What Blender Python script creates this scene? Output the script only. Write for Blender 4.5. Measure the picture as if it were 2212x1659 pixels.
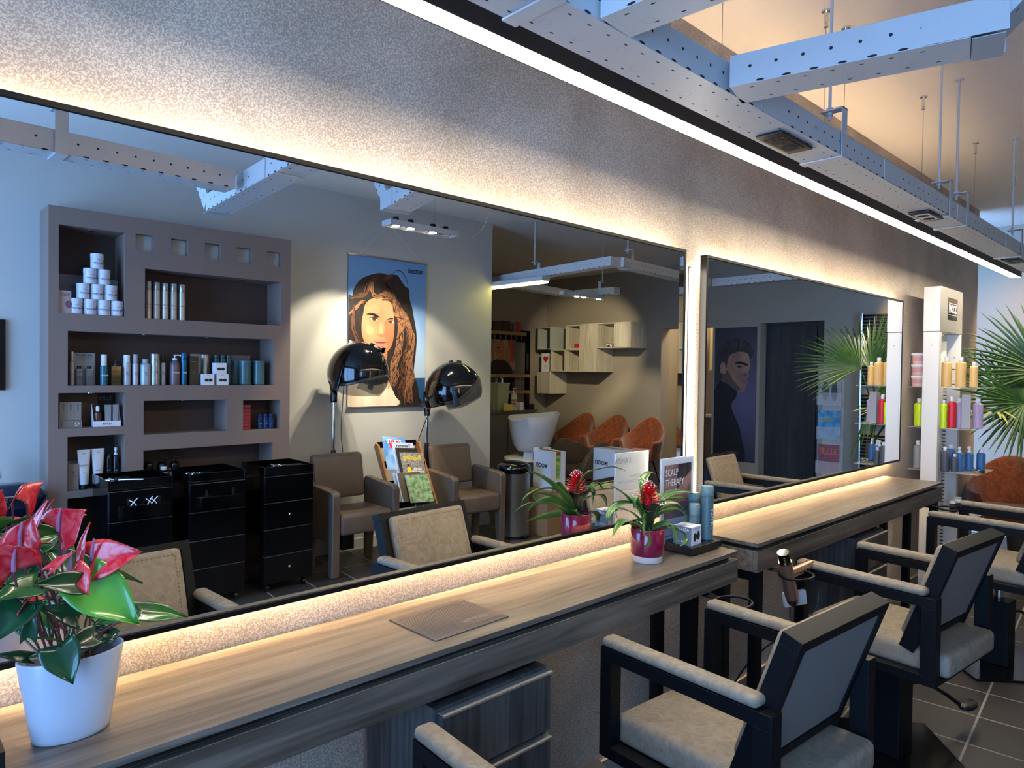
import bpy, bmesh, math, random
from mathutils import Vector, Matrix
from math import sin, cos, pi, radians as R
random.seed(7)
S = bpy.context.scene
COL = S.collection
for o in list(bpy.data.objects): bpy.data.objects.remove(o)

# ------------------------------------------------------------------ camera
cam_data = bpy.data.cameras.new('camera')
cam = bpy.data.objects.new('camera', cam_data); COL.objects.link(cam)
yaw, pitch, roll = 0.75726506, -0.01840819, 0.01319936
cam_data.sensor_fit = 'HORIZONTAL'; cam_data.sensor_width = 36.0
cam_data.lens = 1495.4 / 2212 * 36.0
cam_data.clip_start = 0.02; cam_data.clip_end = 200
Fv = Vector((sin(yaw)*cos(pitch), cos(yaw)*cos(pitch), sin(pitch)))
Rv = Vector((cos(yaw), -sin(yaw), 0)); Uv = Rv.cross(Fv)
Rr = Rv*cos(roll) + Uv*sin(roll); Ur = Uv*cos(roll) - Rv*sin(roll)
mw = Matrix((Rr, Ur, -Fv)).transposed().to_4x4(); mw.translation = Vector((0, -1.6, 1.51))
cam.matrix_world = mw
S.camera = cam

# ------------------------------------------------------------------ view, world, big lights
S.view_settings.view_transform = 'Standard'; S.view_settings.look = 'None'
S.view_settings.gamma = 1.0; S.view_settings.use_curve_mapping = False
S.view_settings.exposure = 1.95
W = bpy.data.worlds.new('daylight'); S.world = W; W.use_nodes = True
bg = W.node_tree.nodes['Background']
bg.inputs[0].default_value = (0.235, 0.49, 1.0, 1); bg.inputs[1].default_value = 3.4

def light(name, kind, loc, energy, color, rot=None, label=None, cat='light', **k):
    d = bpy.data.lights.new(name, kind); d.energy = energy; d.color = color
    for a, b in k.items(): setattr(d, a, b)
    o = bpy.data.objects.new(name, d); COL.objects.link(o); o.location = loc
    if rot is not None: o.rotation_euler = rot
    return o
def aim(o, target):
    o.rotation_euler = (Vector(target) - o.location).to_track_quat('-Z', 'Y').to_euler()
# the shop window on the left is the opening daylight comes through
portal = light('window_daylight', 'AREA', (-1.13, -2.2, 1.4), 1, (1, 1, 1), (0, R(-90), 0), shape='RECTANGLE', size=2.5, size_y=2.5)
portal.data.cycles.is_portal = True

# ------------------------------------------------------------------ materials
def lin(c):
    if isinstance(c, str):
        c = c.lstrip('#'); c = [int(c[i:i+2], 16)/255 for i in (0, 2, 4)]
        c = [x/12.92 if x <= .04045 else ((x+.055)/1.055)**2.4 for x in c]
    return (c[0], c[1], c[2], 1)
MATS = {}
def mat(name, col='#808080', rough=.5, metal=0.0, emit=None, es=0.0, bump=None, vary=None, trans=0.0, alpha=None, coat=0.0, ior=1.45, spec=None, sheen=0.0, sub=0.0):
    if name in MATS: return MATS[name]
    m = bpy.data.materials.new(name); m.use_nodes = True; nt = m.node_tree; b = nt.nodes['Principled BSDF']
    b.inputs['Base Color'].default_value = lin(col); b.inputs['Roughness'].default_value = rough
    b.inputs['Metallic'].default_value = metal; b.inputs['IOR'].default_value = ior
    b.inputs['Transmission Weight'].default_value = trans; b.inputs['Coat Weight'].default_value = coat
    if coat: b.inputs['Coat Roughness'].default_value = .06
    if spec is not None: b.inputs['Specular IOR Level'].default_value = spec
    if sheen: b.inputs['Sheen Weight'].default_value = sheen
    if sub: b.inputs['Subsurface Weight'].default_value = sub; b.inputs['Subsurface Scale'].default_value = .01
    if emit: b.inputs['Emission Color'].default_value = lin(emit); b.inputs['Emission Strength'].default_value = es
    if alpha is not None: b.inputs['Alpha'].default_value = alpha
    if vary or bump:
        tc = nt.nodes.new('ShaderNodeTexCoord')
        if vary:   # (scale xyz, colour2, detail, lo, hi, distortion)
            mp = nt.nodes.new('ShaderNodeMapping'); mp.inputs['Scale'].default_value = vary[0]; nt.links.new(tc.outputs['Object'], mp.inputs[0])
            n = nt.nodes.new('ShaderNodeTexNoise'); n.inputs['Scale'].default_value = 1; n.inputs['Detail'].default_value = vary[2]; nt.links.new(mp.outputs[0], n.inputs[0])
            if len(vary) > 5: n.inputs['Distortion'].default_value = vary[5]
            cr = nt.nodes.new('ShaderNodeValToRGB'); cr.color_ramp.elements[0].position = vary[3]; cr.color_ramp.elements[1].position = vary[4]
            cr.color_ramp.elements[0].color = lin(vary[1]); cr.color_ramp.elements[1].color = lin(col)
            nt.links.new(n.outputs['Fac'], cr.inputs[0]); nt.links.new(cr.outputs[0], b.inputs['Base Color'])
        if bump:   # (scale xyz, strength, distance, detail, distortion)
            mp = nt.nodes.new('ShaderNodeMapping'); mp.inputs['Scale'].default_value = bump[0]; nt.links.new(tc.outputs['Object'], mp.inputs[0])
            n = nt.nodes.new('ShaderNodeTexNoise'); n.inputs['Scale'].default_value = 1; n.inputs['Detail'].default_value = bump[3]; nt.links.new(mp.outputs[0], n.inputs[0])
            n.inputs['Distortion'].default_value = bump[4] if len(bump) > 4 else 0
            bp = nt.nodes.new('ShaderNodeBump'); bp.inputs['Strength'].default_value = bump[1]; bp.inputs['Distance'].default_value = bump[2]
            nt.links.new(n.outputs['Fac'], bp.inputs['Height']); nt.links.new(bp.outputs[0], b.inputs['Normal'])
    MATS[name] = m
    return m
def node_mat(name, fn):
    if name in MATS: return MATS[name]
    m = bpy.data.materials.new(name); m.use_nodes = True
    fn(m.node_tree, m.node_tree.nodes['Principled BSDF']); MATS[name] = m; return m

def plaster_fn(nt, b):
    N = nt.nodes.new; L = nt.links.new
    tc = N('ShaderNodeTexCoord')
    n1 = N('ShaderNodeTexNoise'); n1.inputs['Scale'].default_value = 210; n1.inputs['Detail'].default_value = 2; n1.inputs['Distortion'].default_value = .9
    n2 = N('ShaderNodeTexNoise'); n2.inputs['Scale'].default_value = 2.6; n2.inputs['Detail'].default_value = 4; n2.inputs['Distortion'].default_value = .6
    for n in (n1, n2): L(tc.outputs['Object'], n.inputs[0])
    r1 = N('ShaderNodeValToRGB'); r1.color_ramp.elements[0].position = .47; r1.color_ramp.elements[1].position = .56
    r1.color_ramp.elements[0].color = lin('#a89c8e'); r1.color_ramp.elements[1].color = lin('#d3c6b6')
    L(n1.outputs['Fac'], r1.inputs[0])
    r2 = N('ShaderNodeValToRGB'); r2.color_ramp.elements[0].position = .35; r2.color_ramp.elements[1].position = .68
    r2.color_ramp.elements[0].color = (.74, .72, .70, 1); r2.color_ramp.elements[1].color = (1, 1, 1, 1)
    L(n2.outputs['Fac'], r2.inputs[0])
    mx = N('ShaderNodeMix'); mx.data_type = 'RGBA'; mx.blend_type = 'MULTIPLY'; mx.inputs[0].default_value = 1
    L(r1.outputs[0], mx.inputs[6]); L(r2.outputs[0], mx.inputs[7]); L(mx.outputs[2], b.inputs['Base Color'])
    bp = N('ShaderNodeBump'); bp.inputs['Strength'].default_value = .4; bp.inputs['Distance'].default_value = .002
    L(n1.outputs['Fac'], bp.inputs['Height']); L(bp.outputs[0], b.inputs['Normal'])
    b.inputs['Roughness'].default_value = .62
plaster = node_mat('textured_plaster', plaster_fn)

def wood_fn(axis, dark, mid, light_, rough, sc=1.0):
    def fn(nt, b):
        N = nt.nodes.new; L = nt.links.new
        tc = N('ShaderNodeTexCoord'); mp = N('ShaderNodeMapping')
        s = [62*sc]*3; s[axis] = 3.2*sc; mp.inputs['Scale'].default_value = s
        mp2 = N('ShaderNodeMapping'); s2 = [7*sc]*3; s2[axis] = .8*sc; mp2.inputs['Scale'].default_value = s2
        L(tc.outputs['Object'], mp.inputs[0]); L(tc.outputs['Object'], mp2.inputs[0])
        n = N('ShaderNodeTexNoise'); n.inputs['Scale'].default_value = 1; n.inputs['Detail'].default_value = 6; n.inputs['Distortion'].default_value = .5
        n2 = N('ShaderNodeTexNoise'); n2.inputs['Scale'].default_value = 1; n2.inputs['Detail'].default_value = 3; n2.inputs['Distortion'].default_value = 1.2
        L(mp.outputs[0], n.inputs[0]); L(mp2.outputs[0], n2.inputs[0])
        r = N('ShaderNodeValToRGB'); e = r.color_ramp.elements; e[0].position = .36; e[0].color = lin(dark); e[1].position = .64; e[1].color = lin(light_)
        k = e.new(.5); k.color = lin(mid)
        ad = N('ShaderNodeMath'); ad.operation = 'ADD'; mu = N('ShaderNodeMath'); mu.operation = 'MULTIPLY'; mu.inputs[1].default_value = .5
        L(n.outputs['Fac'], ad.inputs[0]); L(n2.outputs['Fac'], ad.inputs[1]); L(ad.outputs[0], mu.inputs[0]); L(mu.outputs[0], r.inputs[0])
        L(r.outputs[0], b.inputs['Base Color']); b.inputs['Roughness'].default_value = rough
        bp = N('ShaderNodeBump'); bp.inputs['Strength'].default_value = .45; bp.inputs['Distance'].default_value = .0012
        L(n.outputs['Fac'], bp.inputs['Height']); L(bp.outputs[0], b.inputs['Normal'])
    return fn
wood_x = node_mat('grey_oak_laminate', wood_fn(0, '#423a31', '#655b4f', '#7e7365', .36))
wood_z = node_mat('grey_oak_laminate_upright', wood_fn(2, '#2f2b28', '#4a4541', '#625c55', .42))
pale_z = node_mat('pale_ash_laminate', wood_fn(2, '#a39886', '#bcb29e', '#cfc6b2', .5))
dark_door = node_mat('dark_oak_door', wood_fn(2, '#14120f', '#25211d', '#34302b', .6, .6))

def floor_fn(nt, b):
    N = nt.nodes.new; L = nt.links.new
    tc = N('ShaderNodeTexCoord'); mp = N('ShaderNodeMapping'); mp.vector_type = 'POINT'
    mp.inputs['Rotation'].default_value = (0, 0, R(-5.3)); L(tc.outputs['Object'], mp.inputs[0])
    br = N('ShaderNodeTexBrick'); br.offset = 0; br.inputs['Scale'].default_value = 1
    br.inputs['Brick Width'].default_value = .302; br.inputs['Row Height'].default_value = .45; br.inputs['Mortar Size'].default_value = .005
    br.inputs['Color1'].default_value = lin('#403a36'); br.inputs['Color2'].default_value = lin('#48423d'); br.inputs['Mortar'].default_value = lin('#a2978b')
    mp.inputs['Location'].default_value = FLOOR_OFF
    L(mp.outputs[0], br.inputs['Vector'])
    n = N('ShaderNodeTexNoise'); n.inputs['Scale'].default_value = 3; n.inputs['Detail'].default_value = 5; L(tc.outputs['Object'], n.inputs[0])
    r = N('ShaderNodeValToRGB'); r.color_ramp.elements[0].position = .3; r.color_ramp.elements[0].color = (.7, .7, .7, 1); r.color_ramp.elements[1].position = .7
    L(n.outputs['Fac'], r.inputs[0])
    mx = N('ShaderNodeMix'); mx.data_type = 'RGBA'; mx.blend_type = 'MULTIPLY'; mx.inputs[0].default_value = 1
    L(br.outputs['Color'], mx.inputs[6]); L(r.outputs[0], mx.inputs[7]); L(mx.outputs[2], b.inputs['Base Color'])
    b.inputs['Roughness'].default_value = .45
    bp = N('ShaderNodeBump'); bp.inputs['Strength'].default_value = .3; bp.inputs['Distance'].default_value = .002; bp.invert = True
    L(br.outputs['Fac'], bp.inputs['Height']); L(bp.outputs[0], b.inputs['Normal'])
# tile grid passes through (3.62,-0.819)
_a = R(-5.3); _px, _py = 3.62*cos(_a)-(-.819)*sin(_a), 3.62*sin(_a)+(-.819)*cos(_a)
FLOOR_OFF = (-_px + .302*20, -_py + .45*20, 0)
tiles = node_mat('floor_tiles', floor_fn)

paint = mat('wall_paint', '#b3b1ab', .75, bump=((6, 6, 6), .05, .002, 3))
paint_end = mat('wall_paint_warm', '#978b7b', .75, bump=((6, 6, 6), .05, .002, 3))
ceil_m = mat('ceiling_paint', '#e0dad2', .8)
black_metal = mat('black_powder_coat', '#08090c', .5, spec=.25)
black_frame = mat('black_aluminium', '#0b0a0a', .45, spec=.25)
bronze = mat('bronze_aluminium', '#3b3531', .42, .5)
black_gloss = mat('gloss_black_plastic', '#040405', .09, coat=.5)
black_gloss2 = mat('gloss_black_wood', '#060608', .12)
black_plastic = mat('black_plastic', '#101012', .4)
recess = mat('recess_black', '#0c0b0c', .5)
chrome = mat('chrome', '#dfe0e2', .08, 1.0)
steel = mat('brushed_steel', '#a7a6a4', .3, 1.0)
white_metal = mat('white_cable_trunking', '#bebfc0', .42)
hole = mat('punched_hole', '#1a1a1c', .8)
white_paint = mat('white_coated_steel', '#e6e2dc', .35)
leather = mat('taupe_suede_leather', '#8f8270', .62, bump=((120, 120, 120), .8, .002, 6, 1.6), vary=((28, 28, 28), '#786b5a', 7, .3, .66, 1.6))
leather_back = mat('grey_taupe_vinyl', '#6d6660', .7, bump=((220, 220, 220), .3, .0008, 4, 1.0))
tan = mat('brown_leatherette', '#6a5a4c', .38, vary=((5, 5, 5), '#5f5044', 3, .3, .7))
rust = mat('rust_velvet', '#94491f', .85, sheen=.4, vary=((22, 22, 22), '#67300f', 6, .35, .68, 1.5), bump=((200, 200, 200), .3, .001, 3))
white_glaze = mat('white_ceramic', '#b9bbc2', .25, coat=.2)
white_gloss = mat('white_gloss', '#d9dad8', .12)
red_glaze = mat('crimson_glaze', '#7c1034', .12, coat=.4)
cream = mat('cream_bisque', '#dcc9bd', .6)
soil = mat('potting_soil', '#2b1d16', .95, bump=((120, 120, 120), 1, .006, 4), vary=((90, 90, 90), '#5a3c2a', 3, .45, .62))
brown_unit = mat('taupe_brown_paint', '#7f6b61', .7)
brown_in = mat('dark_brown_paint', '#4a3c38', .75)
clear = mat('clear_acrylic', '#f3f5f5', .05, trans=.0, alpha=.22, spec=.6)
smoke = mat('smoked_acrylic', '#4a4742', .06, alpha=.45, spec=.8)
led_white = mat('led_diffuser', '#ffffff', .5, emit='#fff1d8', es=15)
glow_warm = mat('warm_led_strip', '#ffffff', .5, emit='#ffdcae', es=42)
tube_white = mat('white_led_tube', '#ffffff', .5, emit='#fff3df', es=9)
mirror_m = mat('mirror_silver', (.90, .91, .90), 0.0, 1.0)
paper = mat('white_card', '#d9d8d6', .6)
white_plastic = mat('white_plastic', '#dedfe3', .35)
# ------------------------------------------------------------------ mesh helpers
class MB:
    def __init__(s): s.v = []; s.f = []; s.mi = []; s.m = 0
    def add(s, vs, fs, M=None):
        o = len(s.v)
        s.v += [tuple(M @ Vector(v)) if M is not None else tuple(v) for v in vs]
        s.f += [tuple(i+o for i in f) for f in fs]; s.mi += [s.m]*len(fs); return s
    def box(s, x0, y0, z0, x1, y1, z1, M=None):
        return s.add([(x0,y0,z0),(x1,y0,z0),(x1,y1,z0),(x0,y1,z0),(x0,y0,z1),(x1,y0,z1),(x1,y1,z1),(x0,y1,z1)],
                     [(0,3,2,1),(4,5,6,7),(0,1,5,4),(1,2,6,5),(2,3,7,6),(3,0,4,7)], M)
    def hexa(s, b, t):   # bottom ring, top ring of the same count
        n = len(b); return s.add(list(b)+list(t), [tuple(range(n-1, -1, -1)), tuple(range(n, 2*n))] + [(i, (i+1) % n, n+(i+1) % n, n+i) for i in range(n)])
    def prism(s, poly, axis, a, b):   # polygon in the two other axes, extruded from a to b on axis
        def P(p, t):
            return (t, p[0], p[1]) if axis == 0 else ((p[0], t, p[1]) if axis == 1 else (p[0], p[1], t))
        return s.hexa([P(p, a) for p in poly], [P(p, b) for p in poly])
    def lathe(s, prof, c=(0, 0, 0), n=24, M=None, cap=True, sx=1, sy=1):
        vs = []; fs = []
        for r, z in prof:
            for i in range(n):
                a = 2*pi*i/n; vs.append((c[0]+r*cos(a)*sx, c[1]+r*sin(a)*sy, c[2]+z))
        k = len(prof)
        for j in range(k-1):
            for i in range(n): fs.append((j*n+i, j*n+(i+1) % n, (j+1)*n+(i+1) % n, (j+1)*n+i))
        if cap: fs.append(tuple(range(n-1, -1, -1))); fs.append(tuple((k-1)*n+i for i in range(n)))
        return s.add(vs, fs, M)
    def cyl(s, p0, p1, r0, r1=None, n=16): return s.tube([p0, p1], r0 if r1 is None else [r0, r1], n)
    def tube(s, pts, r, n=10, cap=True):
        pts = [Vector(p) for p in pts]; k = len(pts); rs = r if isinstance(r, (list, tuple)) else [r]*k
        vs = []; fs = []; up = None
        for j, p in enumerate(pts):
            d = (pts[min(j+1, k-1)] - pts[max(j-1, 0)]).normalized()
            if up is None:
                up = Vector((0, 0, 1)) if abs(d.z) < .9 else Vector((1, 0, 0))
            a = (up - d*up.dot(d)).normalized(); up = a; b = d.cross(a)
            for i in range(n):
                t = 2*pi*i/n; vs.append(tuple(p + (a*cos(t) + b*sin(t))*rs[j]))
        for j in range(k-1):
            for i in range(n): fs.append((j*n+i, (j+1)*n+i, (j+1)*n+(i+1) % n, j*n+(i+1) % n)[::-1])
        if cap: fs.append(tuple(range(n))[::-1] if False else tuple(range(n))); fs.append(tuple((k-1)*n+i for i in range(n))[::-1])
        return s.add(vs, fs)
    def grid(s, fn, nu, nv, closed_u=False):
        vs = [fn(i/(nu if closed_u else nu-1), j/(nv-1)) for j in range(nv) for i in range(nu)]
        fs = []
        for j in range(nv-1):
            for i in range(nu if closed_u else nu-1):
                i2 = (i+1) % nu; fs.append((j*nu+i, j*nu+i2, (j+1)*nu+i2, (j+1)*nu+i))
        return s.add(vs, fs)
    def disc(s, c, nrm, r, n=12, ry=None):
        c = Vector(c); q = Vector(nrm).to_track_quat('Z', 'Y'); ry = ry or r
        return s.add([tuple(c + q @ Vector((r*cos(2*pi*i/n), ry*sin(2*pi*i/n), 0))) for i in range(n)], [tuple(range(n))])
    def build(s, name, mats, parent=None, loc=None, rotz=0, bevel=0, smooth=35, solid=0, sub=0, segs=2):
        me = bpy.data.meshes.new(name); me.from_pydata(s.v, [], s.f)
        if not isinstance(mats, (list, tuple)): mats = [mats]
        for m in mats: me.materials.append(m)
        for p, i in zip(me.polygons, s.mi): p.material_index = i
        bm = bmesh.new(); bm.from_mesh(me); 
        if len(s.f) < 60000: bmesh.ops.recalc_face_normals(bm, faces=bm.faces)
        bm.to_mesh(me); bm.free()
        if smooth:
            me.polygons.foreach_set('use_smooth', [True]*len(me.polygons)); me.set_sharp_from_angle(angle=R(smooth))
        me.update()
        o = bpy.data.objects.new(name, me); COL.objects.link(o)
        if parent is not None: o.parent = parent
        if loc: o.location = loc
        if rotz: o.rotation_euler = (0, 0, rotz)
        if solid:
            k = o.modifiers.new('solidify', 'SOLIDIFY'); k.thickness = solid; k.offset = 0
        if sub:
            k = o.modifiers.new('subdivision', 'SUBSURF'); k.levels = sub; k.render_levels = sub
        if bevel:
            k = o.modifiers.new('bevel', 'BEVEL'); k.width = bevel; k.segments = segs; k.limit_method = 'ANGLE'; k.angle_limit = R(40)
            k.harden_normals = True
        return o
def rbox(x0, y0, z0, x1, y1, z1, r, seg=4):
    """box with rounded vertical outline and softened edges as one closed mesh (rounded in all three axes)"""
    m = MB(); cx, cy, cz = (x0+x1)/2, (y0+y1)/2, (z0+z1)/2; hx, hy, hz = (x1-x0)/2, (y1-y0)/2, (z1-z0)/2
    r = min(r, hx, hy, hz); bm = bmesh.new(); bmesh.ops.create_cube(bm, size=1)
    for v in bm.verts: v.co = (cx + v.co.x*2*hx, cy + v.co.y*2*hy, cz + v.co.z*2*hz)
    bmesh.ops.bevel(bm, geom=list(bm.edges), offset=r*.98, segments=seg, profile=.5, affect='EDGES')
    bm.verts.index_update(); m.v = [tuple(v.co) for v in bm.verts]; m.f = [tuple(v.index for v in f.verts) for f in bm.faces]; m.mi = [0]*len(m.f); bm.free()
    return m
def prop(o, label=None, cat=None, group=None, kind=None):
    if label: o['label'] = label
    if cat: o['category'] = cat
    if group: o['group'] = group
    if kind: o['kind'] = kind
    return o
def thing(name, loc, label, cat, group=None, rotz=0):
    o = bpy.data.objects.new(name, None); COL.objects.link(o); o.location = loc; o.rotation_euler = (0, 0, rotz); o.empty_display_size = .05
    return prop(o, label, cat, group)
def struct(o): o['kind'] = 'structure'; return o
def kids(o): return [c for c in bpy.data.objects if c.parent == o]
def copy_tree(o, loc=None, rotz=None, label=None, group=None, parent=None):
    c = o.copy(); COL.objects.link(c)
    if parent is not None: c.parent = parent
    if loc is not None: c.location = loc
    if rotz is not None: c.rotation_euler = (0, 0, rotz)
    if label: c['label'] = label
    if group: c['group'] = group
    for ch in kids(o): copy_tree(ch, parent=c)
    return c
FACES = {'+y': ((-1, 0, 0), (0, 0, 1), (0, 1, 0)), '-y': ((1, 0, 0), (0, 0, 1), (0, -1, 0)), '-x': ((0, -1, 0), (0, 0, 1), (-1, 0, 0)), '+x': ((0, 1, 0), (0, 0, 1), (1, 0, 0)), '+z': ((1, 0, 0), (0, 1, 0), (0, 0, 1)), '-z': ((1, 0, 0), (0, -1, 0), (0, 0, -1))}
TXT = {}
def text(body, size, loc, face, m, parent, name='lettering', spin=0, squash=1.0, bold=0.0, tilt=None, align='CENTER'):
    key = (body, size, bold, align)
    if key not in TXT:
        cu = bpy.data.curves.new('t', 'FONT'); cu.body = body; cu.size = size; cu.align_x = align; cu.align_y = 'CENTER'; cu.offset = bold; cu.resolution_u = 2
        t = bpy.data.objects.new('t', cu); COL.objects.link(t); bpy.context.view_layer.update()
        me = bpy.data.meshes.new_from_object(t.evaluated_get(bpy.context.evaluated_depsgraph_get())); bpy.data.objects.remove(t)
        me.materials.clear(); TXT[key] = me
    me = TXT[key].copy(); me.materials.clear(); me.materials.append(m); me.name = name
    o = bpy.data.objects.new(name, me); COL.objects.link(o)
    X, Y, Z = [Vector(a) for a in (FACES[face] if isinstance(face, str) else face)]
    M = Matrix((X, Y, Z)).transposed().to_4x4() @ Matrix.Rotation(spin, 4, 'Z') @ Matrix.Diagonal((squash, 1, 1, 1))
    if tilt: M = tilt @ M
    M.translation = Vector(loc)
    if parent is not None: o.parent = parent
    o.matrix_local = M
    return o
VY = lambda Y: -0.1 - Y      # distance measured in the mirror -> place in the room
def circ(n, rx, ry, cx=0, cy=0, a0=0): return [(cx+rx*cos(a0+2*pi*i/n), cy+ry*sin(a0+2*pi*i/n)) for i in range(n)]
def spline(pts, n=8, closed=False):
    out = []; k = len(pts); P = [Vector(p) for p in pts]
    rng = range(k if closed else k-1)
    for i in rng:
        p0 = P[(i-1) % k] if closed or i > 0 else P[0]; p1 = P[i]; p2 = P[(i+1) % k]; p3 = P[(i+2) % k] if closed or i+2 < k else P[-1]
        for j in range(n):
            t = j/n; out.append(.5*((2*p1) + (p2-p0)*t + (2*p0-5*p1+4*p2-p3)*t*t + (3*p1-p0-3*p2+p3)*t**3))
    if not closed: out.append(P[-1])
    return out
# ================================================================== THE SETTING
H = 2.95
struct(MB().box(-2, -6.3, -.1, 8.2, 1.2, 0).build('floor', tiles))
struct(MB().box(-2, -6.3, H, 8.2, 1.2, H+.1).build('ceiling', ceil_m))
struct(MB().box(-2, 0, 0, 7.03, .18, H).build('wall_mirrors', plaster))
struct(MB().box(-2, -3.75, 0, 4.54, -3.6, H).build('wall_opposite', paint))
struct(MB().box(4.44, -6.1, 0, 4.54, -3.75, H).build('wall_niche', paint))
struct(MB().box(4.44, -6.25, 0, 7.93, -6.1, H).build('wall_back', paint_end))
# end wall with a doorway and an opening to the kitchenette
m = MB()
for y0, y1, z0 in ((-6.25, -3.94, 0), (-3.94, -3.16, 2.115), (-3.16, -2.52, 0), (-2.52, -1.76, 2.13), (-1.76, 1.2, 0)): m.box(7.93, y0, z0, 8.13, y1, H)
struct(m.build('wall_end', paint_end))
struct(MB().box(7.03, 1.05, 0, 8.13, 1.2, H).build('wall_corridor', paint_end))
d = struct(MB().box(8.09, -2.52, .01, 8.13, -1.76, 2.13).build('door_1', dark_door))
struct(MB().box(8.07, -2.50, .01, 8.09, -1.9, 2.09).build('door_leaf', dark_door, d))
# left wall with the wide shop window
m = MB(); m.box(-1.3, -3.6, 0, -1.15, 0, .12); m.box(-1.3, -3.6, 2.68, -1.15, 0, H); m.box(-1.3, -.92, .12, -1.15, 0, 2.68); m.box(-1.3, -3.6, .12, -1.15, -3.48, 2.68)
struct(m.build('wall_left', paint))
m = MB()
for y in (-3.48, -2.66, -1.84, -.97): m.box(-1.25, y, .12, -1.19, y+.05, 2.68)
for z in (.12, 2.63): m.box(-1.25, -3.48, z, -1.19, -.92, z+.05)
wf = struct(m.build('window_1', black_frame))
# base boards
struct(MB().box(-1.15, -.012, 0, 7.03, 0, .08).build('baseboard_mirrors', mat('skirting_grey', '#8f8a84', .6)))
struct(MB().box(2.3, -3.6, 0, 4.54, -3.588, .085).build('baseboard_opposite', mat('skirting_pale', '#b9b7b0', .6)))
struct(MB().box(7.915, -1.76, 0, 7.93, 1.05, .085).build('baseboard_end', mat('skirting_pale', '#b9b7b0', .6)))
# a kitchenette seen through the opening in the end wall
struct(MB().box(8.13, -4.6, 0, 9.6, -2.8, .001).build('floor_kitchenette', tiles)); struct(MB().box(8.13, -4.6, H, 9.6, -2.8, H+.05).build('ceiling_kitchenette', ceil_m))
struct(MB().box(9.6, -4.6, 0, 9.7, -2.8, H).build('wall_kitchenette', paint_end)); 
struct(MB().box(8.13, -2.8, 0, 9.6, -2.7, H).build('wall_kitchenette_right', paint_end)); struct(MB().box(8.13, -4.7, 0, 9.6, -4.6, H).build('wall_kitchenette_left', paint_end))
yellow_wood = node_mat('honey_laminate', wood_fn(2, '#9c8350', '#b39a63', '#c4ad78', .5))
t = thing('wall_cupboard', (9.25, -3.4, 1.55), 'honey coloured wall cupboard in the kitchenette beyond the end wall opening', 'cupboard')
MB().box(-.02, -.58, 0, .34, .58, .72).build('body', yellow_wood, t); MB().box(-.04, -.56, .02, -.022, .0, .7).build('door', yellow_wood, t); MB().box(-.04, .01, .02, -.022, .56, .7).build('door', yellow_wood, t)
t = thing('kitchen_counter', (9.2, -3.4, 0), 'dark kitchen counter with pale top in the kitchenette', 'counter')
MB().box(0, -.7, 0, .39, .58, .86).build('body', mat('kitchen_dark', '#3a322e', .5), t); MB().box(-.02, -.7, .862, .39, .58, .9).build('worktop', mat('stone_top', '#8d8478', .4), t)
t = thing('coffee_machine', (9.3, -3.3, .901), 'dark coffee machine on the kitchenette counter', 'coffee machine')
MB().box(0, -.12, 0, .26, .12, .05).box(.12, -.12, .05, .26, .12, .3).box(0, -.12, .26, .26, .12, .38).build('body', black_plastic, t, bevel=.008); MB().cyl((.05, 0, .26), (.05, 0, .21), .02).build('spout', chrome, t)
light('kitchen_lamp', 'AREA', (8.9, -3.4, 2.9), 14, (1, .85, .6), (0, 0, 0), shape='SQUARE', size=.5)

# ================================================================== MIRRORS
def wall_mirror(x0, x1, label):
    t = thing('wall_mirror', ((x0+x1)/2, -.03, .95), label, 'mirror', 'large wall mirrors'); w = (x1-x0)/2; z1 = 1.057
    y0, y1 = -.02, .012; f = .012
    m = MB(); m.box(-w, y0, 0, w, y1, f); m.box(-w, y0, z1-f, w, y1, z1); m.box(w-f, y0, f, w, y1, z1-f); m.box(-w, y0, f, -w+f, y1, z1-f)
    m.build('frame', black_frame, t, bevel=.001)
    m = MB(); b = .012; yb = -.0152; yf = -.016
    MB().box(-w+f, -.015, f, w-f, -.004, z1-f).build('glass', mirror_m, t, smooth=0)
    m = MB(); X, Z0, Z1 = w-f, f, z1-f
    g = MB(); g.add([(X-.03, -.0152, Z0), (X, -.0152, Z0), (X, -.0152, Z1), (X-.03, -.0152, Z1), (X, -.0176, Z0), (X, -.0176, Z1)], [(0, 4, 5, 3), (0, 1, 4), (3, 5, 2)])
    g.build('bevelled_edge', mirror_m, t, smooth=0)
    s = thing('led_strip', ((x0+x1)/2, 0, .95), label.replace('mirror', 'mirror', 1) and 'warm light strips glowing behind the edges of the ' + ('long mirror on the left' if x0 < 1 else 'mirror on the right'), 'light strip', 'warm light strips behind the mirrors')
    MB().box(-w+.03, -.014, z1-.03, w-.03, -.002, z1-.024).build('strip', glow_warm, s); MB().box(-w+.03, -.014, .024, w-.03, -.002, .03).build('strip', glow_warm, s)
    return t
wall_mirror(-.01, 2.421, 'long black framed mirror on the left, nearest the anthurium'); wall_mirror(2.574, 5.0, 'black framed mirror on the right, above the far counter')
t = thing('led_tube', (2.527, -.012, 1.0), 'bright white upright light tube between the two mirrors', 'light')
rbox(-.011, -.014, 0, .011, .008, .95, .008).build('diffuser', tube_white, t); MB().box(-.013, .0085, 0, .013, .0115, .955).build('back_plate', bronze, t)

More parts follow.
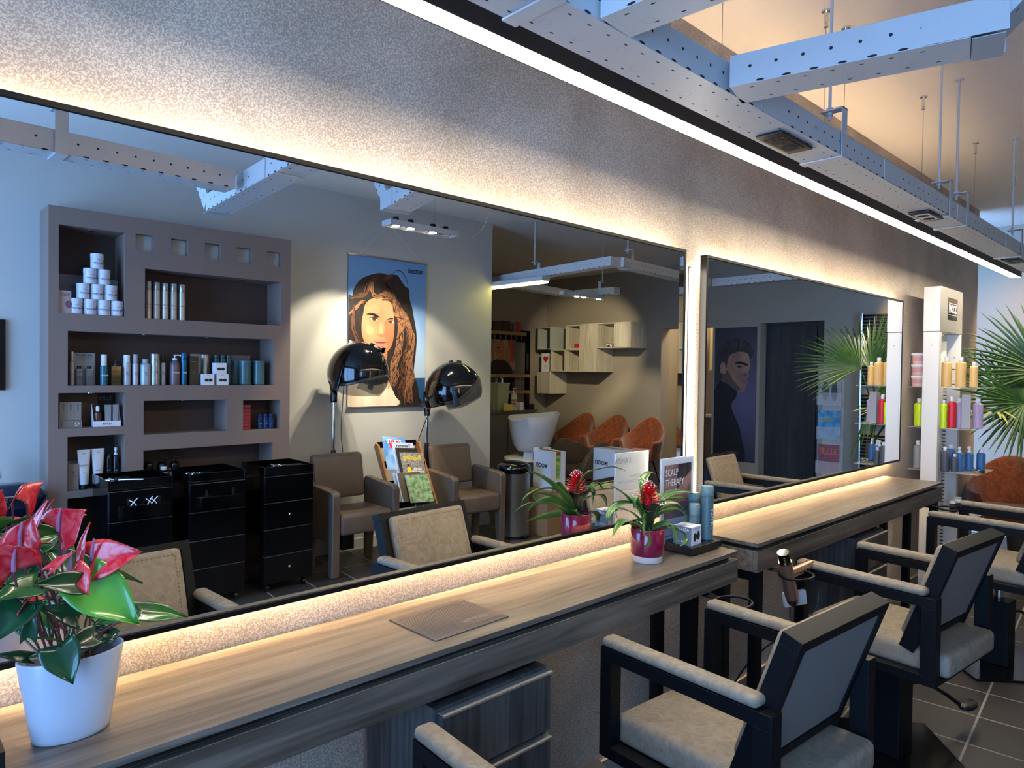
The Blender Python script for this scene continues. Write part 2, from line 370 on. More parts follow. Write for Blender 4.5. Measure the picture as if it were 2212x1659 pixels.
# ================================================================== COUNTERS
def counter(x0, label):
    L = 2.333; t = thing('dressing_counter', (x0, 0, 0), label, 'counter')
    MB().box(0, -.345, .852, L, -.014, .867).build('worktop', wood_x, t, bevel=.001)
    MB().box(.02, -.315, .836, L-.02, -.015, .8515).build('shadow_gap', recess, t)
    m = MB(); m.box(0, -.345, .755, L, -.327, .8355); m.box(0, -.3265, .755, .018, -.014, .8355); m.box(L-.018, -.3265, .755, L, -.014, .8355); m.box(.0185, -.3265, .8285, L-.0185, -.014, .8355)
    m.build('apron', wood_x, t, bevel=.001)
    for x in (.03, L-.07):
        m = MB()
        for y in (-.335, -.19, -.055): m.box(x, y, .0005, x+.04, y+.04, .754)
        m.box(x, -.294, .71, x+.04, -.191, .754); m.box(x, -.149, .71, x+.04, -.056, .754)
        m.box(x, -.294, .0005, x+.04, -.191, .03); m.box(x, -.149, .0005, x+.04, -.056, .03)
        m.build('leg_frame', black_metal, t, bevel=.002)
    return t
counter(0, 'long grey oak counter under the left mirror, nearest the camera'); counter(2.481, 'grey oak counter under the right mirror, farther away')
def drawer_unit(x0, label):
    t = thing('drawer_unit', (x0, 0, .02), label, 'drawers')
    MB().box(0, -.325, 0, .373, -.016, .70).build('body', wood_z, t, bevel=.001); MB().box(.02, -.30, .701, .353, -.03, .733).build('plinth', recess, t)
    for z0, z1 in ((.535, .69), (.355, .515), (.175, .335), (.0, .155)):
        d = MB().box(.008, -.345, z0, .373, -.3265, z1).build('drawer', wood_z, t, bevel=.001)
        MB().box(.008, -.352, z1-.003, .373, -.3265, z1+.002).build('handle_lip', mat('oak_edge', '#8a8176', .4), d)
    return t
drawer_unit(.972, 'dark grained drawer unit under the near counter'); drawer_unit(3.505, 'dark grained drawer unit under the far counter')

# ================================================================== PENDANT LED LAMP
t = thing('pendant_lamp', (0, -.435, 2.243), 'long black linear pendant lamp glowing white below, running along the mirror wall', 'lamp')
m = MB(); m.box(.3, -.03, .006, 6.165, .03, .056); m.box(.3, -.032, 0, 6.165, -.028, .056).box(.3, .028, 0, 6.165, .032, .056); m.build('housing', bronze, t)
MB().box(.305, -.0275, .0, 6.16, .0275, .0055).build('diffuser', led_white, t)
MB().box(6.166, -.032, 0, 6.17, .032, .056).build('end_cap', black_frame, t)
for x in (1.0, 2.0, 2.78, 2.975, 3.985, 4.989, 6.02):
    w_ = MB().cyl((x, 0, .057), (x, 0, .64), .0011, n=6).build('suspension_wire', steel, t)
    MB().cyl((x, 0, .64), (x, 0, .70), .009, n=12).cyl((x, 0, .7), (x, 0, .706), .018, n=12).tube([(x, 0, .645), (x-.02, -.006, .65), (x-.045, -.01, .637)], .001, 5).build('ceiling_grip', chrome, w_)
    MB().cyl((x, 0, .056), (x, 0, .083), .006, n=10).build('fixing', steel, w_)
MB().tube([(6.17, 0, .03), (6.22, 0, .015), (6.27, 0, .03), (6.32, .02, .06)], .004, 6).build('cable', mat('pinkish_cable', '#8a6258', .5), t)

# ================================================================== CABLE TRAYS
def tray_mesh(p0, p1, w=.132, h=.078, seed=0, dense=1.0):
    """steel trunking along p0->p1 (2D, centre line), open look with rows of punched holes and embossed discs"""
    m = MB(); a = Vector((p0[0], p0[1], 0)); b = Vector((p1[0], p1[1], 0)); d = (b-a); L = d.length; d.normalize(); n = Vector((-d.y, d.x, 0))
    def Q(s, o, z): return tuple(a + d*s + n*o + Vector((0, 0, z)))
    def slab(s0, s1, o0, o1, z0, z1): m.hexa([Q(s0, o0, z0), Q(s1, o0, z0), Q(s1, o1, z0), Q(s0, o1, z0)], [Q(s0, o0, z1), Q(s1, o0, z1), Q(s1, o1, z1), Q(s0, o1, z1)])
    k = .0015
    slab(0, L, -w/2, w/2, 0, k); slab(0, L, -w/2, -w/2+k, k, h); slab(0, L, w/2-k, w/2, k, h)
    slab(0, L, -w/2+k, -w/2+.014, h-k, h); slab(0, L, w/2-.014, w/2-k, h-k, h)
    slab(0, k, -w/2+k, w/2-k, k, h-k); slab(L-k, L, -w/2+k, w/2-k, k, h-k)
    def hole_(s, o, z, nr, rx, ry):
        c = Vector(Q(s, o, z)); m.add([tuple(c + (d*rx*cos(2*pi*i/8)) + (n if abs(nr.z) > .5 else Vector((0, 0, 1)))*ry*sin(2*pi*i/8)) for i in range(8)], [tuple(range(8))])
    m.m = 1; s = .05
    while s < L-.03:
        for sd in (-1, 1):
            hole_(s, sd*(w/2+.0004), h*.55, n, .0042, .0042)
            hole_(s+.025, sd*(w/2+.0004), .004, n, .011, .003)
        hole_(s, -w*.3, -.0004, Vector((0, 0, 1)), .006, .0025); hole_(s+.03, w*.3, -.0004, Vector((0, 0, 1)), .006, .0025)
        s += .062
    m.m = 2; s = .07
    while s < L-.05:
        r = .014 if int(s*100) % 3 else .019
        c = Vector(Q(s, (.016 if int(s*50) % 2 else -.02), -.0006)); m.add([tuple(c + d*r*cos(2*pi*i/14)*q + n*r*.8*sin(2*pi*i/14)*q) for q in (1, .9) for i in range(14)], [(i, (i+1) % 14, 14+(i+1) % 14, 14+i) for i in range(14)])
        s += .105
    # joint plates
    m.m = 0; s = .42
    while s < L:
        slab(s, s+.16, -w/2-.0022, -w/2-.0002, .002, h-.002); slab(s, s+.16, w/2+.0002, w/2+.0022, .002, h-.002); s += .95
    return m
dent = mat('embossed_shade', '#a9aaab', .5)
T = [white_metal, hole, dent]; TZ = 2.24
def strap(parent, p, along, mats=white_metal, w=.132, h=.078, side=-1, ceiling=True):
    """hanger: threaded rod from the ceiling, top plate and an L strap gripping the tray at p (2D); along = tray direction"""
    d = Vector((along[0], along[1], 0)).normalized(); n = Vector((-d.y, d.x, 0)); c = Vector((p[0], p[1], 0)) - Vector((parent.location.x, parent.location.y, 0))
    def Q(s, o, z): return tuple(c + d*s + n*o + Vector((0, 0, z)))
    def slab(m, s0, s1, o0, o1, z0, z1): m.hexa([Q(s0, o0, z0), Q(s1, o0, z0), Q(s1, o1, z0), Q(s0, o1, z0)], [Q(s0, o0, z1), Q(s1, o0, z1), Q(s1, o1, z1), Q(s0, o1, z1)])
    m = MB(); e = .0055; s = side
    slab(m, -.02, .02, *sorted((s*(w/2+e), -s*(w/2+.004))), -e, -.001)
    slab(m, -.02, .02, *sorted((s*(w/2+e), s*(w/2+.003))), -.001, .16)
    slab(m, -.02, .02, *sorted((s*(w/2+e), s*(w/2-.07))), .156, .16)
    o = m.build('hanger_strap', mats, parent)
    m = MB(); q = Q(0, s*(w/2-.045), 0)
    m.cyl((q[0], q[1], q[2]+.13), (q[0], q[1], H - parent.location.z - .004), .0055, n=8).cyl((q[0], q[1], q[2]+.161), (q[0], q[1], q[2]+.171), .011, n=6).cyl((q[0], q[1], q[2]+.145), (q[0], q[1], q[2]+.155), .011, n=6)
    m.cyl((q[0], q[1], H-parent.location.z-.006), (q[0], q[1], H-parent.location.z), .022, n=12)
    m.build('threaded_rod', mats, o)
def socket(parent, x, y, ins):
    m = MB(); lx = parent.location.x; ly = parent.location.y; z = TZ - parent.location.z - .001
    o = rbox(x-lx-.11, y-ly-.042, z-.010, x-lx+.11, y-ly+.042, z, .0045, 2).build('socket_block', black_plastic, parent)
    m = MB(); m.box(x-lx-.075, y-ly-.03, z-.0115, x-lx+.075, y-ly+.03, z-.0102)
    m.m = 1
    for k in (-.038, .038): m.lathe([(.024, 0), (.024, .0006)], (x-lx+k, y-ly, z-.0125), 16)
    m.m = 2
    for k in (-.038, .038): m.cyl((x-lx+k, y-ly-.012, z-.0125), (x-lx+k, y-ly-.012, z-.016), .0025, n=6)
    m.build('socket_insert', [ins, hole, chrome], o)
white_ins = mat('ivory_insert', '#d9d2c4', .4)
def cable_tray(pts, label, group='white perforated cable trays under the ceiling', straps=(), sockets=(), w=.132, name='cable_tray', z=None):
    """pts = polyline of the centre line"""
    t = thing(name, (pts[0][0], pts[0][1], z or TZ), label, 'cable tray', group); ox, oy = pts[0][:2]
    for i in range(len(pts)-1):
        a = Vector(pts[i]); b = Vector(pts[i+1]); tray_mesh((a.x-ox, a.y-oy), (b.x-ox, b.y-oy), w, seed=i).build('trunking', T, t, smooth=0)
    for (p, al, sd) in straps: strap(t, p, al, side=sd, w=w)
    for (x, y, ins) in sockets: socket(t, x, y, ins)
    return t
YM = -.598
cable_tray([(.45, YM), (6.6, YM)], 'long white perforated cable tray running beside the pendant lamp', straps=[((.99, YM), (1, 0), -1), ((2.385, YM), (1, 0), -1), ((3.60, YM), (1, 0), -1), ((3.88, YM), (1, 0), -1), ((5.06, YM), (1, 0), -1)],
           sockets=[(2.105, YM, black_plastic), (3.50, YM, white_ins), (5.2, YM, black_plastic)])
cable_tray([(1.675, -.668), (1.80, -1.165)], 'white cable tray branching from the long tray, nearest the camera', straps=[], w=.125)
def rising(x, y, ang, w, label, L=.93):
    t = thing('cable_tray', (x, y, TZ), label, 'cable tray', 'white perforated cable trays under the ceiling')
    o = tray_mesh((0, 0), (L, 0), w).build('trunking', T, t, smooth=0); o.matrix_local = Matrix.Rotation(ang, 4, 'Z') @ Matrix.Rotation(R(-45), 4, 'Y') @ Matrix.Translation((.02, 0, 0))
    MB().box(-.03, -w/2-.001, -.003, .03, w/2+.001, -.0012, Matrix.Rotation(ang, 4, 'Z')).build('joint_plate', dent, t)
rising(1.812, -1.195, math.atan2(-1.165+.668, 1.80-1.675), .125, 'white cable tray bending up to the ceiling at the end of the near branch')
cable_tray([(1.17, -.668), (1.24, -1.84)], 'white cable tray crossing to the long tray, reflected above the shelf unit', straps=[((1.185, -1.0), (.06, -1), 1)], w=.11)
cable_tray([(-1.1, -1.29), (1.12, -1.385)], 'white cable tray ending at the crossing tray, reflected top left', straps=[((.51, -1.355), (1, -.04), 1)], w=.1)
rising(1.245, -1.865, math.atan2(-1.84+.668, 1.24-1.17), .11, 'white cable tray bending upwards at the end of the crossing tray', .2)
Z2 = 2.40
cable_tray([(6.38, -.70), (6.38, -2.23)], 'white cable tray crossing the far end of the salon', w=.12, z=Z2)
cable_tray([(6.31, -2.30), (4.66, -2.14)], 'white cable tray over the middle of the salon, reflected beside the mirror edge', straps=[((4.80, -2.155), (1, -.1), 1), ((6.15, -2.28), (1, 0), 1)], w=.11, z=Z2)
cable_tray([(4.60, -2.12), (4.87, -4.6)], 'white cable tray leading to the yellow tube lamp', straps=[((4.72, -3.2), (.11, -1), 1)], w=.11, z=Z2)
cable_tray([(6.26, -3.40), (6.24, -3.98)], 'short white cable tray over the wash basins', straps=[((6.26, -3.6), (0, -1), -1)], w=.12, z=Z2)
cable_tray([(6.17, -4.05), (4.95, -3.86)], 'white cable tray joining the short tray over the wash basins', w=.11, z=Z2)
# ================================================================== STYLING CHAIRS
def styling_chair(loc, rotz, label, dz=0.0):
    t = thing('styling_chair', loc, label, 'chair', 'salon styling chairs at the counters', rotz)
    k = .028; zt = .735+dz; zb = .425+dz
    for s in (-1, 1):      # side frames: flat bar loops
        x0, x1 = (s*.272-.0, s*.272+s*-.044); x0, x1 = min(x0, x1), max(x0, x1)
        m = MB(); m.box(x0, -.262, zt-.036, x1, .262, zt); m.box(x0, -.262, zb, x1, .262, zb+.034)
        m.hexa([(x0, .222, zb+.034), (x1, .222, zb+.034), (x1, .262, zb+.034), (x0, .262, zb+.034)], [(x0, .222, zt-.036), (x1, .222, zt-.036), (x1, .262, zt-.036), (x0, .262, zt-.036)])
        m.box(x0, -.262, zb+.034, x1, -.212, zt-.036)
        m.build('side_frame', black_metal, t, bevel=.0015)
        rbox(x0-.004, -.225, zt+.001, x1+.004, .258, zt+.030, .014, 4).build('arm_pad', leather, t)
    MB().box(-.2275, -.262, zb, .2275, .262, zb+.02).build('seat_frame', black_metal, t, bevel=.001)
    rbox(-.222, -.29, zb+.024, .222, .25, zb+.108, .022, 4).build('seat', leather, t)
    # back, leaning backwards
    def B(y, z): return (y, z+dz)
    F0, F1 = (-.125, .53), (-.262, .925); W_ = .2345; th = .052
    dv = Vector((F1[0]-F0[0], F1[1]-F0[1])).normalized(); nv = Vector((-dv.y, dv.x))   # nv points to the rear
    def P(x, a, o):   # a along the back, o to the rear
        L = math.hypot(F1[0]-F0[0], F1[1]-F0[1]); return (x, F0[0]+dv.x*a*L+nv.x*o, F0[1]+dv.y*a*L+nv.y*o+dz)
    def bar(m, x0, x1, a0, a1, o0, o1): m.hexa([P(x0, a0, o0), P(x1, a0, o0), P(x1, a0, o1), P(x0, a0, o1)], [P(x0, a1, o0), P(x1, a1, o0), P(x1, a1, o1), P(x0, a1, o1)])
    m = MB(); bar(m, -W_, W_, .93, 1, 0, th); bar(m, -W_, -W_+.03, 0, .93, 0, th); bar(m, W_-.03, W_, 0, .93, 0, th); bar(m, -W_+.03, W_-.03, .08, .15, 0, th)
    m.build('back_frame', black_metal, t, bevel=.0015)
    m = MB(); bar(m, -W_+.031, W_-.031, .155, .925, .03, .047); m.build('back_panel', leather_back, t, bevel=.001)
    bm_ = rbox(-.196, 0, 0, .196, .045, .372, .018, 4); L = math.hypot(F1[0]-F0[0], F1[1]-F0[1])
    bm_.v = [P(v[0], .06+v[2]/L, .018-v[1]) for v in bm_.v]; c = bm_.build('back_cushion', leather, t)
    st = MB(); r = .172
    for i in range(3):
        q = [(-r, .02), (-r, .345), (r, .345), (r, .02)]; a, b = q[i], q[i+1]; n = 26
        for j in range(n):
            u0 = (a[0]+(b[0]-a[0])*(j+.15)/n, a[1]+(b[1]-a[1])*(j+.15)/n); u1 = (a[0]+(b[0]-a[0])*(j+.75)/n, a[1]+(b[1]-a[1])*(j+.75)/n)
            st.tube([P(u0[0], .07+u0[1]/L, -.0272), P(u1[0], .07+u1[1]/L, -.0272)], .0011, 4)
    st.build('stitching', mat('stitch_brown', '#5e5144', .7), c)
    # pedestal
    MB().cyl((0, 0, .32), (0, 0, zb-.012), .021, n=20).build('gas_lift', chrome, t)
    MB().box(-.12, -.12, zb-.012, .12, .12, zb-.0005).build('mounting_plate', black_metal, t)
    MB().box(-.062, -.062, .0135, .062, .062, .345).build('pedestal', black_metal, t, bevel=.004)
    m = MB(); a = R(-45); pts = [(x*cos(a)-y*sin(a), x*sin(a)+y*cos(a)) for x, y in ((-.24, -.24), (.24, -.24), (.24, .24), (-.24, .24))]; m.prism(pts, 2, .0005, .013)
    m.build('base_plate', mat('base_satin_black', '#121214', .16, .4), t, bevel=.002)
    m = MB(); m.tube([(.063, -.02, .27), (.2, -.05, .25), (.33, -.09, .17), (.40, -.11, .12)], .008, 8); l = m.build('foot_lever', black_metal, t)
    MB().lathe([(.001, -.012), (.03, -.012), (.036, -.006), (.036, .006), (.03, .012), (.001, .012)], (0, 0, 0), 20, Matrix.Translation((.45, -.125, .11)) @ Matrix.Diagonal((1.6, .9, 1, 1))).build('foot_pad', black_plastic, l)
    return t
styling_chair((.60, -.66, 0), R(-4), 'beige styling chair nearest the camera, in front of the drawer unit of the near counter')
styling_chair((1.785, -.64, 0), R(-3.5), 'beige styling chair in front of the right end of the near counter')
styling_chair((3.01, -.65, 0), R(-5.5), 'beige styling chair behind the hanging hair dryer at the far counter')
styling_chair((4.37, -.735, 0), R(-3), 'beige styling chair farthest from the camera, in front of the white display stand', .035)

# ================================================================== ON THE COUNTERS
def heart(base, tip, width, nrm, cup=.12, droop=.1, nu=9, nv=13):
    """heart shaped leaf with a midrib fold; rows of vertices from base to tip"""
    B = Vector(base); T_ = Vector(tip); ax = T_-B; L = ax.length; ax.normalize(); n = Vector(nrm); n = (n - ax*n.dot(ax)).normalized(); s = ax.cross(n)
    m = MB()
    def wd(t):   # half width along the length, lobes behind the base
        return max(0.0, (math.sin(pi*min(1, (t+.18)/1.18)**.62))**.9)*(1-.25*t)
    def f(u, v):
        k = (u-.5)*2; t = v; w_ = wd(t)*width*.56
        lob = -.20*L*max(0, 1-t*4)*abs(k)**1.2 if t < .25 else 0
        rip = .012*L*sin(9*t+3*k)
        return tuple(B + ax*(t*L*1.0 + lob) + s*k*w_ + n*(cup*width*abs(k)**1.6*.6 - droop*L*t*t + rip*abs(k)))
    m.grid(f, nu, nv); return m
leafg = mat('anthurium_leaf', '#2d6b26', .2, coat=.3, vary=((16, 16, 16), '#1b4a1c', 2, .35, .7), bump=((60, 60, 60), .15, .002, 2))
leafb = mat('anthurium_leaf_young', '#5fa032', .2, coat=.3, vary=((14, 14, 14), '#3f8028', 2, .35, .7), bump=((60, 60, 60), .15, .002, 2))
leafd = mat('anthurium_leaf_dark', '#1c4a2a', .22, coat=.3, vary=((16, 16, 16), '#123722', 2, .35, .7))
spathe = mat('crimson_spathe', '#cc1428', .22, coat=.4, vary=((45, 45, 45), '#dc4a4c', 3, .38, .6, 1.2), bump=((70, 70, 70), .35, .003, 2))
spadix = mat('mauve_spadix', '#a06a86', .6)
stem_m = mat('plant_stem', '#4d5a2c', .5); stem_r = mat('reddish_stem', '#6b2f38', .5)
ANTH = [
('s', [0.251, -0.2, 1.224], [0.279, -0.24, 1.262], 0.044) ,('s', [0.195, -0.21, 1.21], [0.21, -0.22, 1.256], 0.034) ,('s', [0.181, -0.25, 1.178], [0.153, -0.27, 1.229], 0.048) ,('s', [0.223, -0.17, 1.233], [0.238, -0.16, 1.275], 0.009) ,('s', [0.279, -0.22, 1.171], [0.291, -0.2, 1.234], 0.012) ,('s', [0.297, -0.22, 1.168], [0.364, -0.26, 1.182], 0.041) ,('s', [0.23, -0.25, 1.172], [0.264, -0.25, 1.2], 0.016) ,('s', [0.26, -0.24, 1.157], [0.281, -0.27, 1.125], 0.032) ,('s', [0.201, -0.24, 1.122], [0.182, -0.26, 1.112], 0.014) ,('s', [0.208, -0.22, 1.116], [0.229, -0.22, 1.119], 0.015) ,('s', [0.211, -0.18, 1.2], [0.246, -0.17, 1.202], 0.019) ,('l', [0.287, -0.24, 1.134], [0.356, -0.29, 1.063], 0.081) ,('m', [0.375, -0.21, 1.057], [0.471, -0.2, 1.03], 0.041) ,('d', [0.266, -0.26, 1.143], [0.208, -0.29, 1.164], 0.039) ,('m', [0.295, -0.2, 1.134], [0.234, -0.17, 1.201], 0.054) ,('m', [0.211, -0.24, 1.146], [0.149, -0.27, 1.147], 0.045) ,('d', [0.195, -0.24, 1.124], [0.151, -0.28, 1.081], 0.058) ,('d', [0.27, -0.24, 1.079], [0.217, -0.26, 1.118], 0.034) ,('d', [0.201, -0.25, 1.067], [0.206, -0.26, 1.12], 0.022) ,('m', [0.359, -0.19, 1.056], [0.306, -0.18, 1.044], 0.04) ,('d', [0.238, -0.27, 1.044], [0.255, -0.295, 0.989], 0.054) ,('d', [0.298, -0.23, 1.038], [0.247, -0.26, 1.038], 0.036) ,('d', [0.335, -0.2, 1.022], [0.304, -0.18, 1.041], 0.021) ,('d', [0.202, -0.24, 1.03], [0.156, -0.27, 1.058], 0.018) ,('d', [0.22, -0.25, 1.028], [0.25, -0.24, 1.039], 0.023) ,('m', [0.208, -0.15, 1.193], [0.176, -0.12, 1.219], 0.037) ,('m', [0.228, -0.17, 1.191], [0.264, -0.15, 1.211], 0.033) ,('m', [0.326, -0.19, 1.008], [0.361, -0.17, 1.026], 0.017) ,('m', [0.307, -0.18, 1.113], [0.358, -0.16, 1.123], 0.029) ,('d', [0.196, -0.19, 1.141], [0.234, -0.16, 1.176], 0.036) ,('d', [0.184, -0.18, 1.071], [0.214, -0.15, 1.105], 0.043) ,('m', [0.333, -0.17, 1.05], [0.293, -0.14, 1.077], 0.043) ,('m', [0.261, -0.16, 1.056], [0.219, -0.12, 1.096], 0.044) ,]
BROM = [
[[1.923, -0.209, 1.031], [1.872, -0.212, 1.075], [1.813, -0.214, 1.117], [1.74, -0.217, 1.151], [1.701, -0.218, 1.152]] ,
[[1.926, -0.211, 1.024], [1.873, -0.217, 1.073], [1.798, -0.223, 1.087], [1.743, -0.229, 1.077], [1.712, -0.235, 1.056], [1.711, -0.238, 1.034]] ,
[[1.922, -0.21, 1.009], [1.85, -0.216, 1.052], [1.785, -0.22, 1.071], [1.759, -0.226, 1.069], [1.771, -0.228, 1.041]] ,
[[1.924, -0.215, 0.985], [1.849, -0.23, 1.02], [1.775, -0.246, 1.036], [1.723, -0.26, 1.023], [1.7, -0.268, 1.005]] ,
[[1.94, -0.22, 1.002], [1.894, -0.246, 1.033], [1.852, -0.27, 1.03], [1.818, -0.295, 1.01], [1.809, -0.308, 0.988]] ,
[[1.948, -0.225, 0.978], [1.907, -0.258, 0.974], [1.852, -0.291, 0.963], [1.805, -0.308, 0.954]] ,
[[1.989, -0.21, 1.014], [2.056, -0.216, 1.029], [2.123, -0.22, 1.027], [2.158, -0.226, 1.005], [2.176, -0.228, 0.971]] ,
[[1.961, -0.213, 1.018], [2.005, -0.223, 1.051], [2.052, -0.233, 1.058], [2.097, -0.243, 1.049], [2.12, -0.253, 1.023], [2.12, -0.258, 0.983]] ,
[[2.001, -0.205, 1.047], [2.079, -0.199, 1.074], [2.191, -0.193, 1.076], [2.285, -0.187, 1.058], [2.341, -0.181, 1.033], [2.356, -0.178, 1.007]] ,
[[2.011, -0.202, 1.045], [2.074, -0.189, 1.057], [2.165, -0.177, 1.054], [2.265, -0.164, 1.039], [2.317, -0.158, 1.009]] ,
[[1.976, -0.217, 0.976], [2.01, -0.234, 0.991], [2.034, -0.252, 0.989], [2.04, -0.269, 0.956], [2.033, -0.278, 0.924]] ,
[[1.992, -0.213, 0.964], [2.058, -0.223, 0.968], [2.106, -0.233, 0.957], [2.139, -0.243, 0.936], [2.13, -0.253, 0.915], [2.084, -0.258, 0.905]] ,
[[1.958, -0.197, 1.067], [1.977, -0.174, 1.129], [2.024, -0.152, 1.146], [2.086, -0.129, 1.151], [2.152, -0.118, 1.13]] ,
[[1.93, -0.21, 1.033], [1.89, -0.216, 1.078], [1.873, -0.22, 1.101], [1.861, -0.226, 1.088], [1.856, -0.228, 1.064]] ,
[[1.983, -0.203, 1.009], [2.039, -0.193, 1.081], [2.065, -0.183, 1.082], [2.084, -0.178, 1.061]] ,
[[1.941, -0.2, 0.986], [1.926, -0.183, 1.001], [1.933, -0.166, 0.984], [1.961, -0.158, 0.969]] ,
]
PO = Vector((.27, -.205, .867))
t = thing('anthurium', tuple(PO), 'red flowering anthurium in an oval white pot at the left end of the counter', 'plant')
m = MB(); prof = [(.0, 0), (.90, 0), (.98, .003), (1.0, .010), (1.35, .142), (1.34, .1455), (1.29, .1455), (1.24, .13), (1.18, .11), (.0, .108)]
m.lathe([(r*.060, z) for r, z in prof[:8]], (0, 0, 0), 48, cap=False, sx=1, sy=.66)
m.add([(.054*cos(2*pi*i/48), .054*.66*sin(2*pi*i/48), .0) for i in range(48)], [tuple(range(48))]); pot_in = m
for p_ in range(1): pass
m.build('pot', white_glaze, t, smooth=60)
MB().lathe([(.0005, .118), (.05, .119), (.074, .116)], (0, 0, 0), 40, cap=False, sy=.66).build('soil', soil, t)
for i, (k, b, tp, w_) in enumerate(ANTH):
    b = Vector(b)-PO; tp = Vector(tp)-PO; cw = Vector((-.18, -.92, .45))
    if k == 's':
        nr = cw if w_ > .02 else Vector((-.9, -.2, .3)); o = heart(b, tp, max(w_, .026) if w_ < .02 else w_*1.6, nr, .14, .14).build('spathe', spathe, t, solid=.0009, smooth=80)
        if w_ > .03:
            n_ = cw.normalized(); MB().tube([b+n_*.002, b+n_*.008+Vector((0, 0, .016)), b+n_*.012+Vector((.003, 0, .036))], [.0034, .0032, .0014], 8).build('spadix', spadix, o)
    else:
        o = heart(b, tp, w_, Vector((-.2+random.uniform(-.2, .2), -.6, .75)) if k != 'd' else Vector((-.1, -.8, .5)), .2, .16, 11, 15).build('leaf', {'l': leafb, 'm': leafg, 'd': leafd}[k], t, solid=.0007, smooth=80)
    rt = Vector((random.uniform(-.035, .035), random.uniform(-.018, .018), .118)); md = (rt+b)/2 + Vector((random.uniform(-.012, .012), 0, .012))
    MB().tube(spline([rt, md, b], 6), .0019, 6).build('stalk', stem_r if (k == 's' or i % 4 == 0) else stem_m, o)

# bromeliad in the crimson pot
BO = Vector((1.965, -.208, .867))
t = thing('bromeliad', tuple(BO), 'green bromeliad with a spiky red flower in a crimson pot', 'plant')
po = MB().lathe([(.050, .022), (.054, .024), (.0575, .032), (.0575, .112), (.055, .114), (.0525, .112), (.0525, .098)], n=40, cap=False).build('pot', red_glaze, t, smooth=60)
MB().lathe([(.0001, 0), (.048, 0), (.050, .003), (.051, .024), (.0001, .0245)], n=40, cap=False).build('pot_foot', cream, po, smooth=60)
MB().lathe([(.0005, .104), (.03, .106), (.052, .1)], n=30, cap=False).build('soil', soil, t)
bl = mat('bromeliad_leaf', '#4f7a32', .3, coat=.2, vary=((9, 9, 9), '#3b6427', 3, .35, .68)); bd = mat('bromeliad_leaf_dark', '#3a2f22', .3, coat=.3, vary=((9, 9, 9), '#2c3a20', 3, .35, .68))
def strap_leaf(pts, w0, side, parent, mt, taper=.55, fold=.22):
    P_ = spline([Vector(p) for p in pts], 7); n = len(P_); m = MB(); vs = []
    for i, p in enumerate(P_):
        d = (P_[min(i+1, n-1)]-P_[max(i-1, 0)]).normalized(); s = d.cross(Vector(side)); s = s.normalized() if s.length > 1e-4 else Vector((0, 1, 0)); q = s.cross(d)
        t_ = i/(n-1); w_ = w0*(.55+.9*min(1, t_*2.2)*.5)*(1 if t_ < taper else max(.02, 1-((t_-taper)/(1-taper))**1.6))
        vs += [tuple(p - s*w_ + q*w_*fold), tuple(p - s*w_*.5), tuple(p - q*w_*fold*.4), tuple(p + s*w_*.5), tuple(p + s*w_ + q*w_*fold)]
    m.add(vs, [(i*5+j, i*5+j+1, (i+1)*5+j+1, (i+1)*5+j) for i in range(n-1) for j in range(4)])
    return m.build('leaf', mt, parent, solid=.0008, smooth=80)
for i, pts in enumerate(BROM):
    P_ = [Vector(p)-BO for p in pts]; P_ = [Vector((0, 0, .10)) + (P_[0]-Vector((0, 0, .10)))*.12, (P_[0]+Vector((0, 0, .10)))/2*1.0] + P_
    az = (P_[-1]-P_[0]); az.z = 0; side = (0, -.25, 1) if i not in (4, 5) else (0, -1, .15)
    strap_leaf(P_, .0145, side, t, bl)
for i in range(9):
    a = 2*pi*i/9+.3; d = Vector((cos(a), sin(a), 0)); h = .05+.028*random.random()
    strap_leaf([Vector((0, 0, .1)), d*.014+Vector((0, 0, .13)), d*.032+Vector((0, 0, .13+h*.8)), d*.05+Vector((0, 0, .13+h)), d*.062+Vector((0, 0, .13+h*.96))], .019, tuple(-d*.8+Vector((0, 0, .6))), t, bd, .75)
fl = mat('bromeliad_red', '#c8151c', .35, coat=.2); wt = mat('flower_white', '#f0e8e4', .5)
m = MB(); fo = MB(); c0 = Vector((-.004, 0, .0))
for j in range(9):
    z = .196+.0062*j; nn = 9 if j < 7 else 5
    for i in range(nn):
        a = 2*pi*(i+.5*(j % 2))/nn; el = R(-4+j*9.5); ln = .043 if j < 4 else .038-.003*(j-4); d = Vector((cos(a)*cos(el), sin(a)*cos(el), sin(el)+.12)).normalized()
        b = Vector((0, 0, z)) + d*.004; e = b + d*ln; s_ = Vector((-sin(a), cos(a), 0)); q = d.cross(s_)
        mm = b+d*ln*.45; m.m = 0; m.add([tuple(b), tuple(mm+s_*.0055), tuple(mm-q*.0022), tuple(mm-s_*.0055), tuple(mm+q*.0025), tuple(e)], [(0, 1, 4), (0, 4, 3), (0, 2, 1), (0, 3, 2), (1, 5, 4), (4, 5, 3), (1, 2, 5), (2, 3, 5)])
        if j > 4: m.m = 1; m.lathe([(.0001, -.0022), (.0019, 0), (.0001, .0022)], tuple(e), 6, cap=False)
m.m = 0; m.tube([(0, 0, .1), (0, 0, .19), (0, 0, .25)], [.009, .013, .008], 10)
o = m.build('flower', [fl, wt], t, smooth=30)

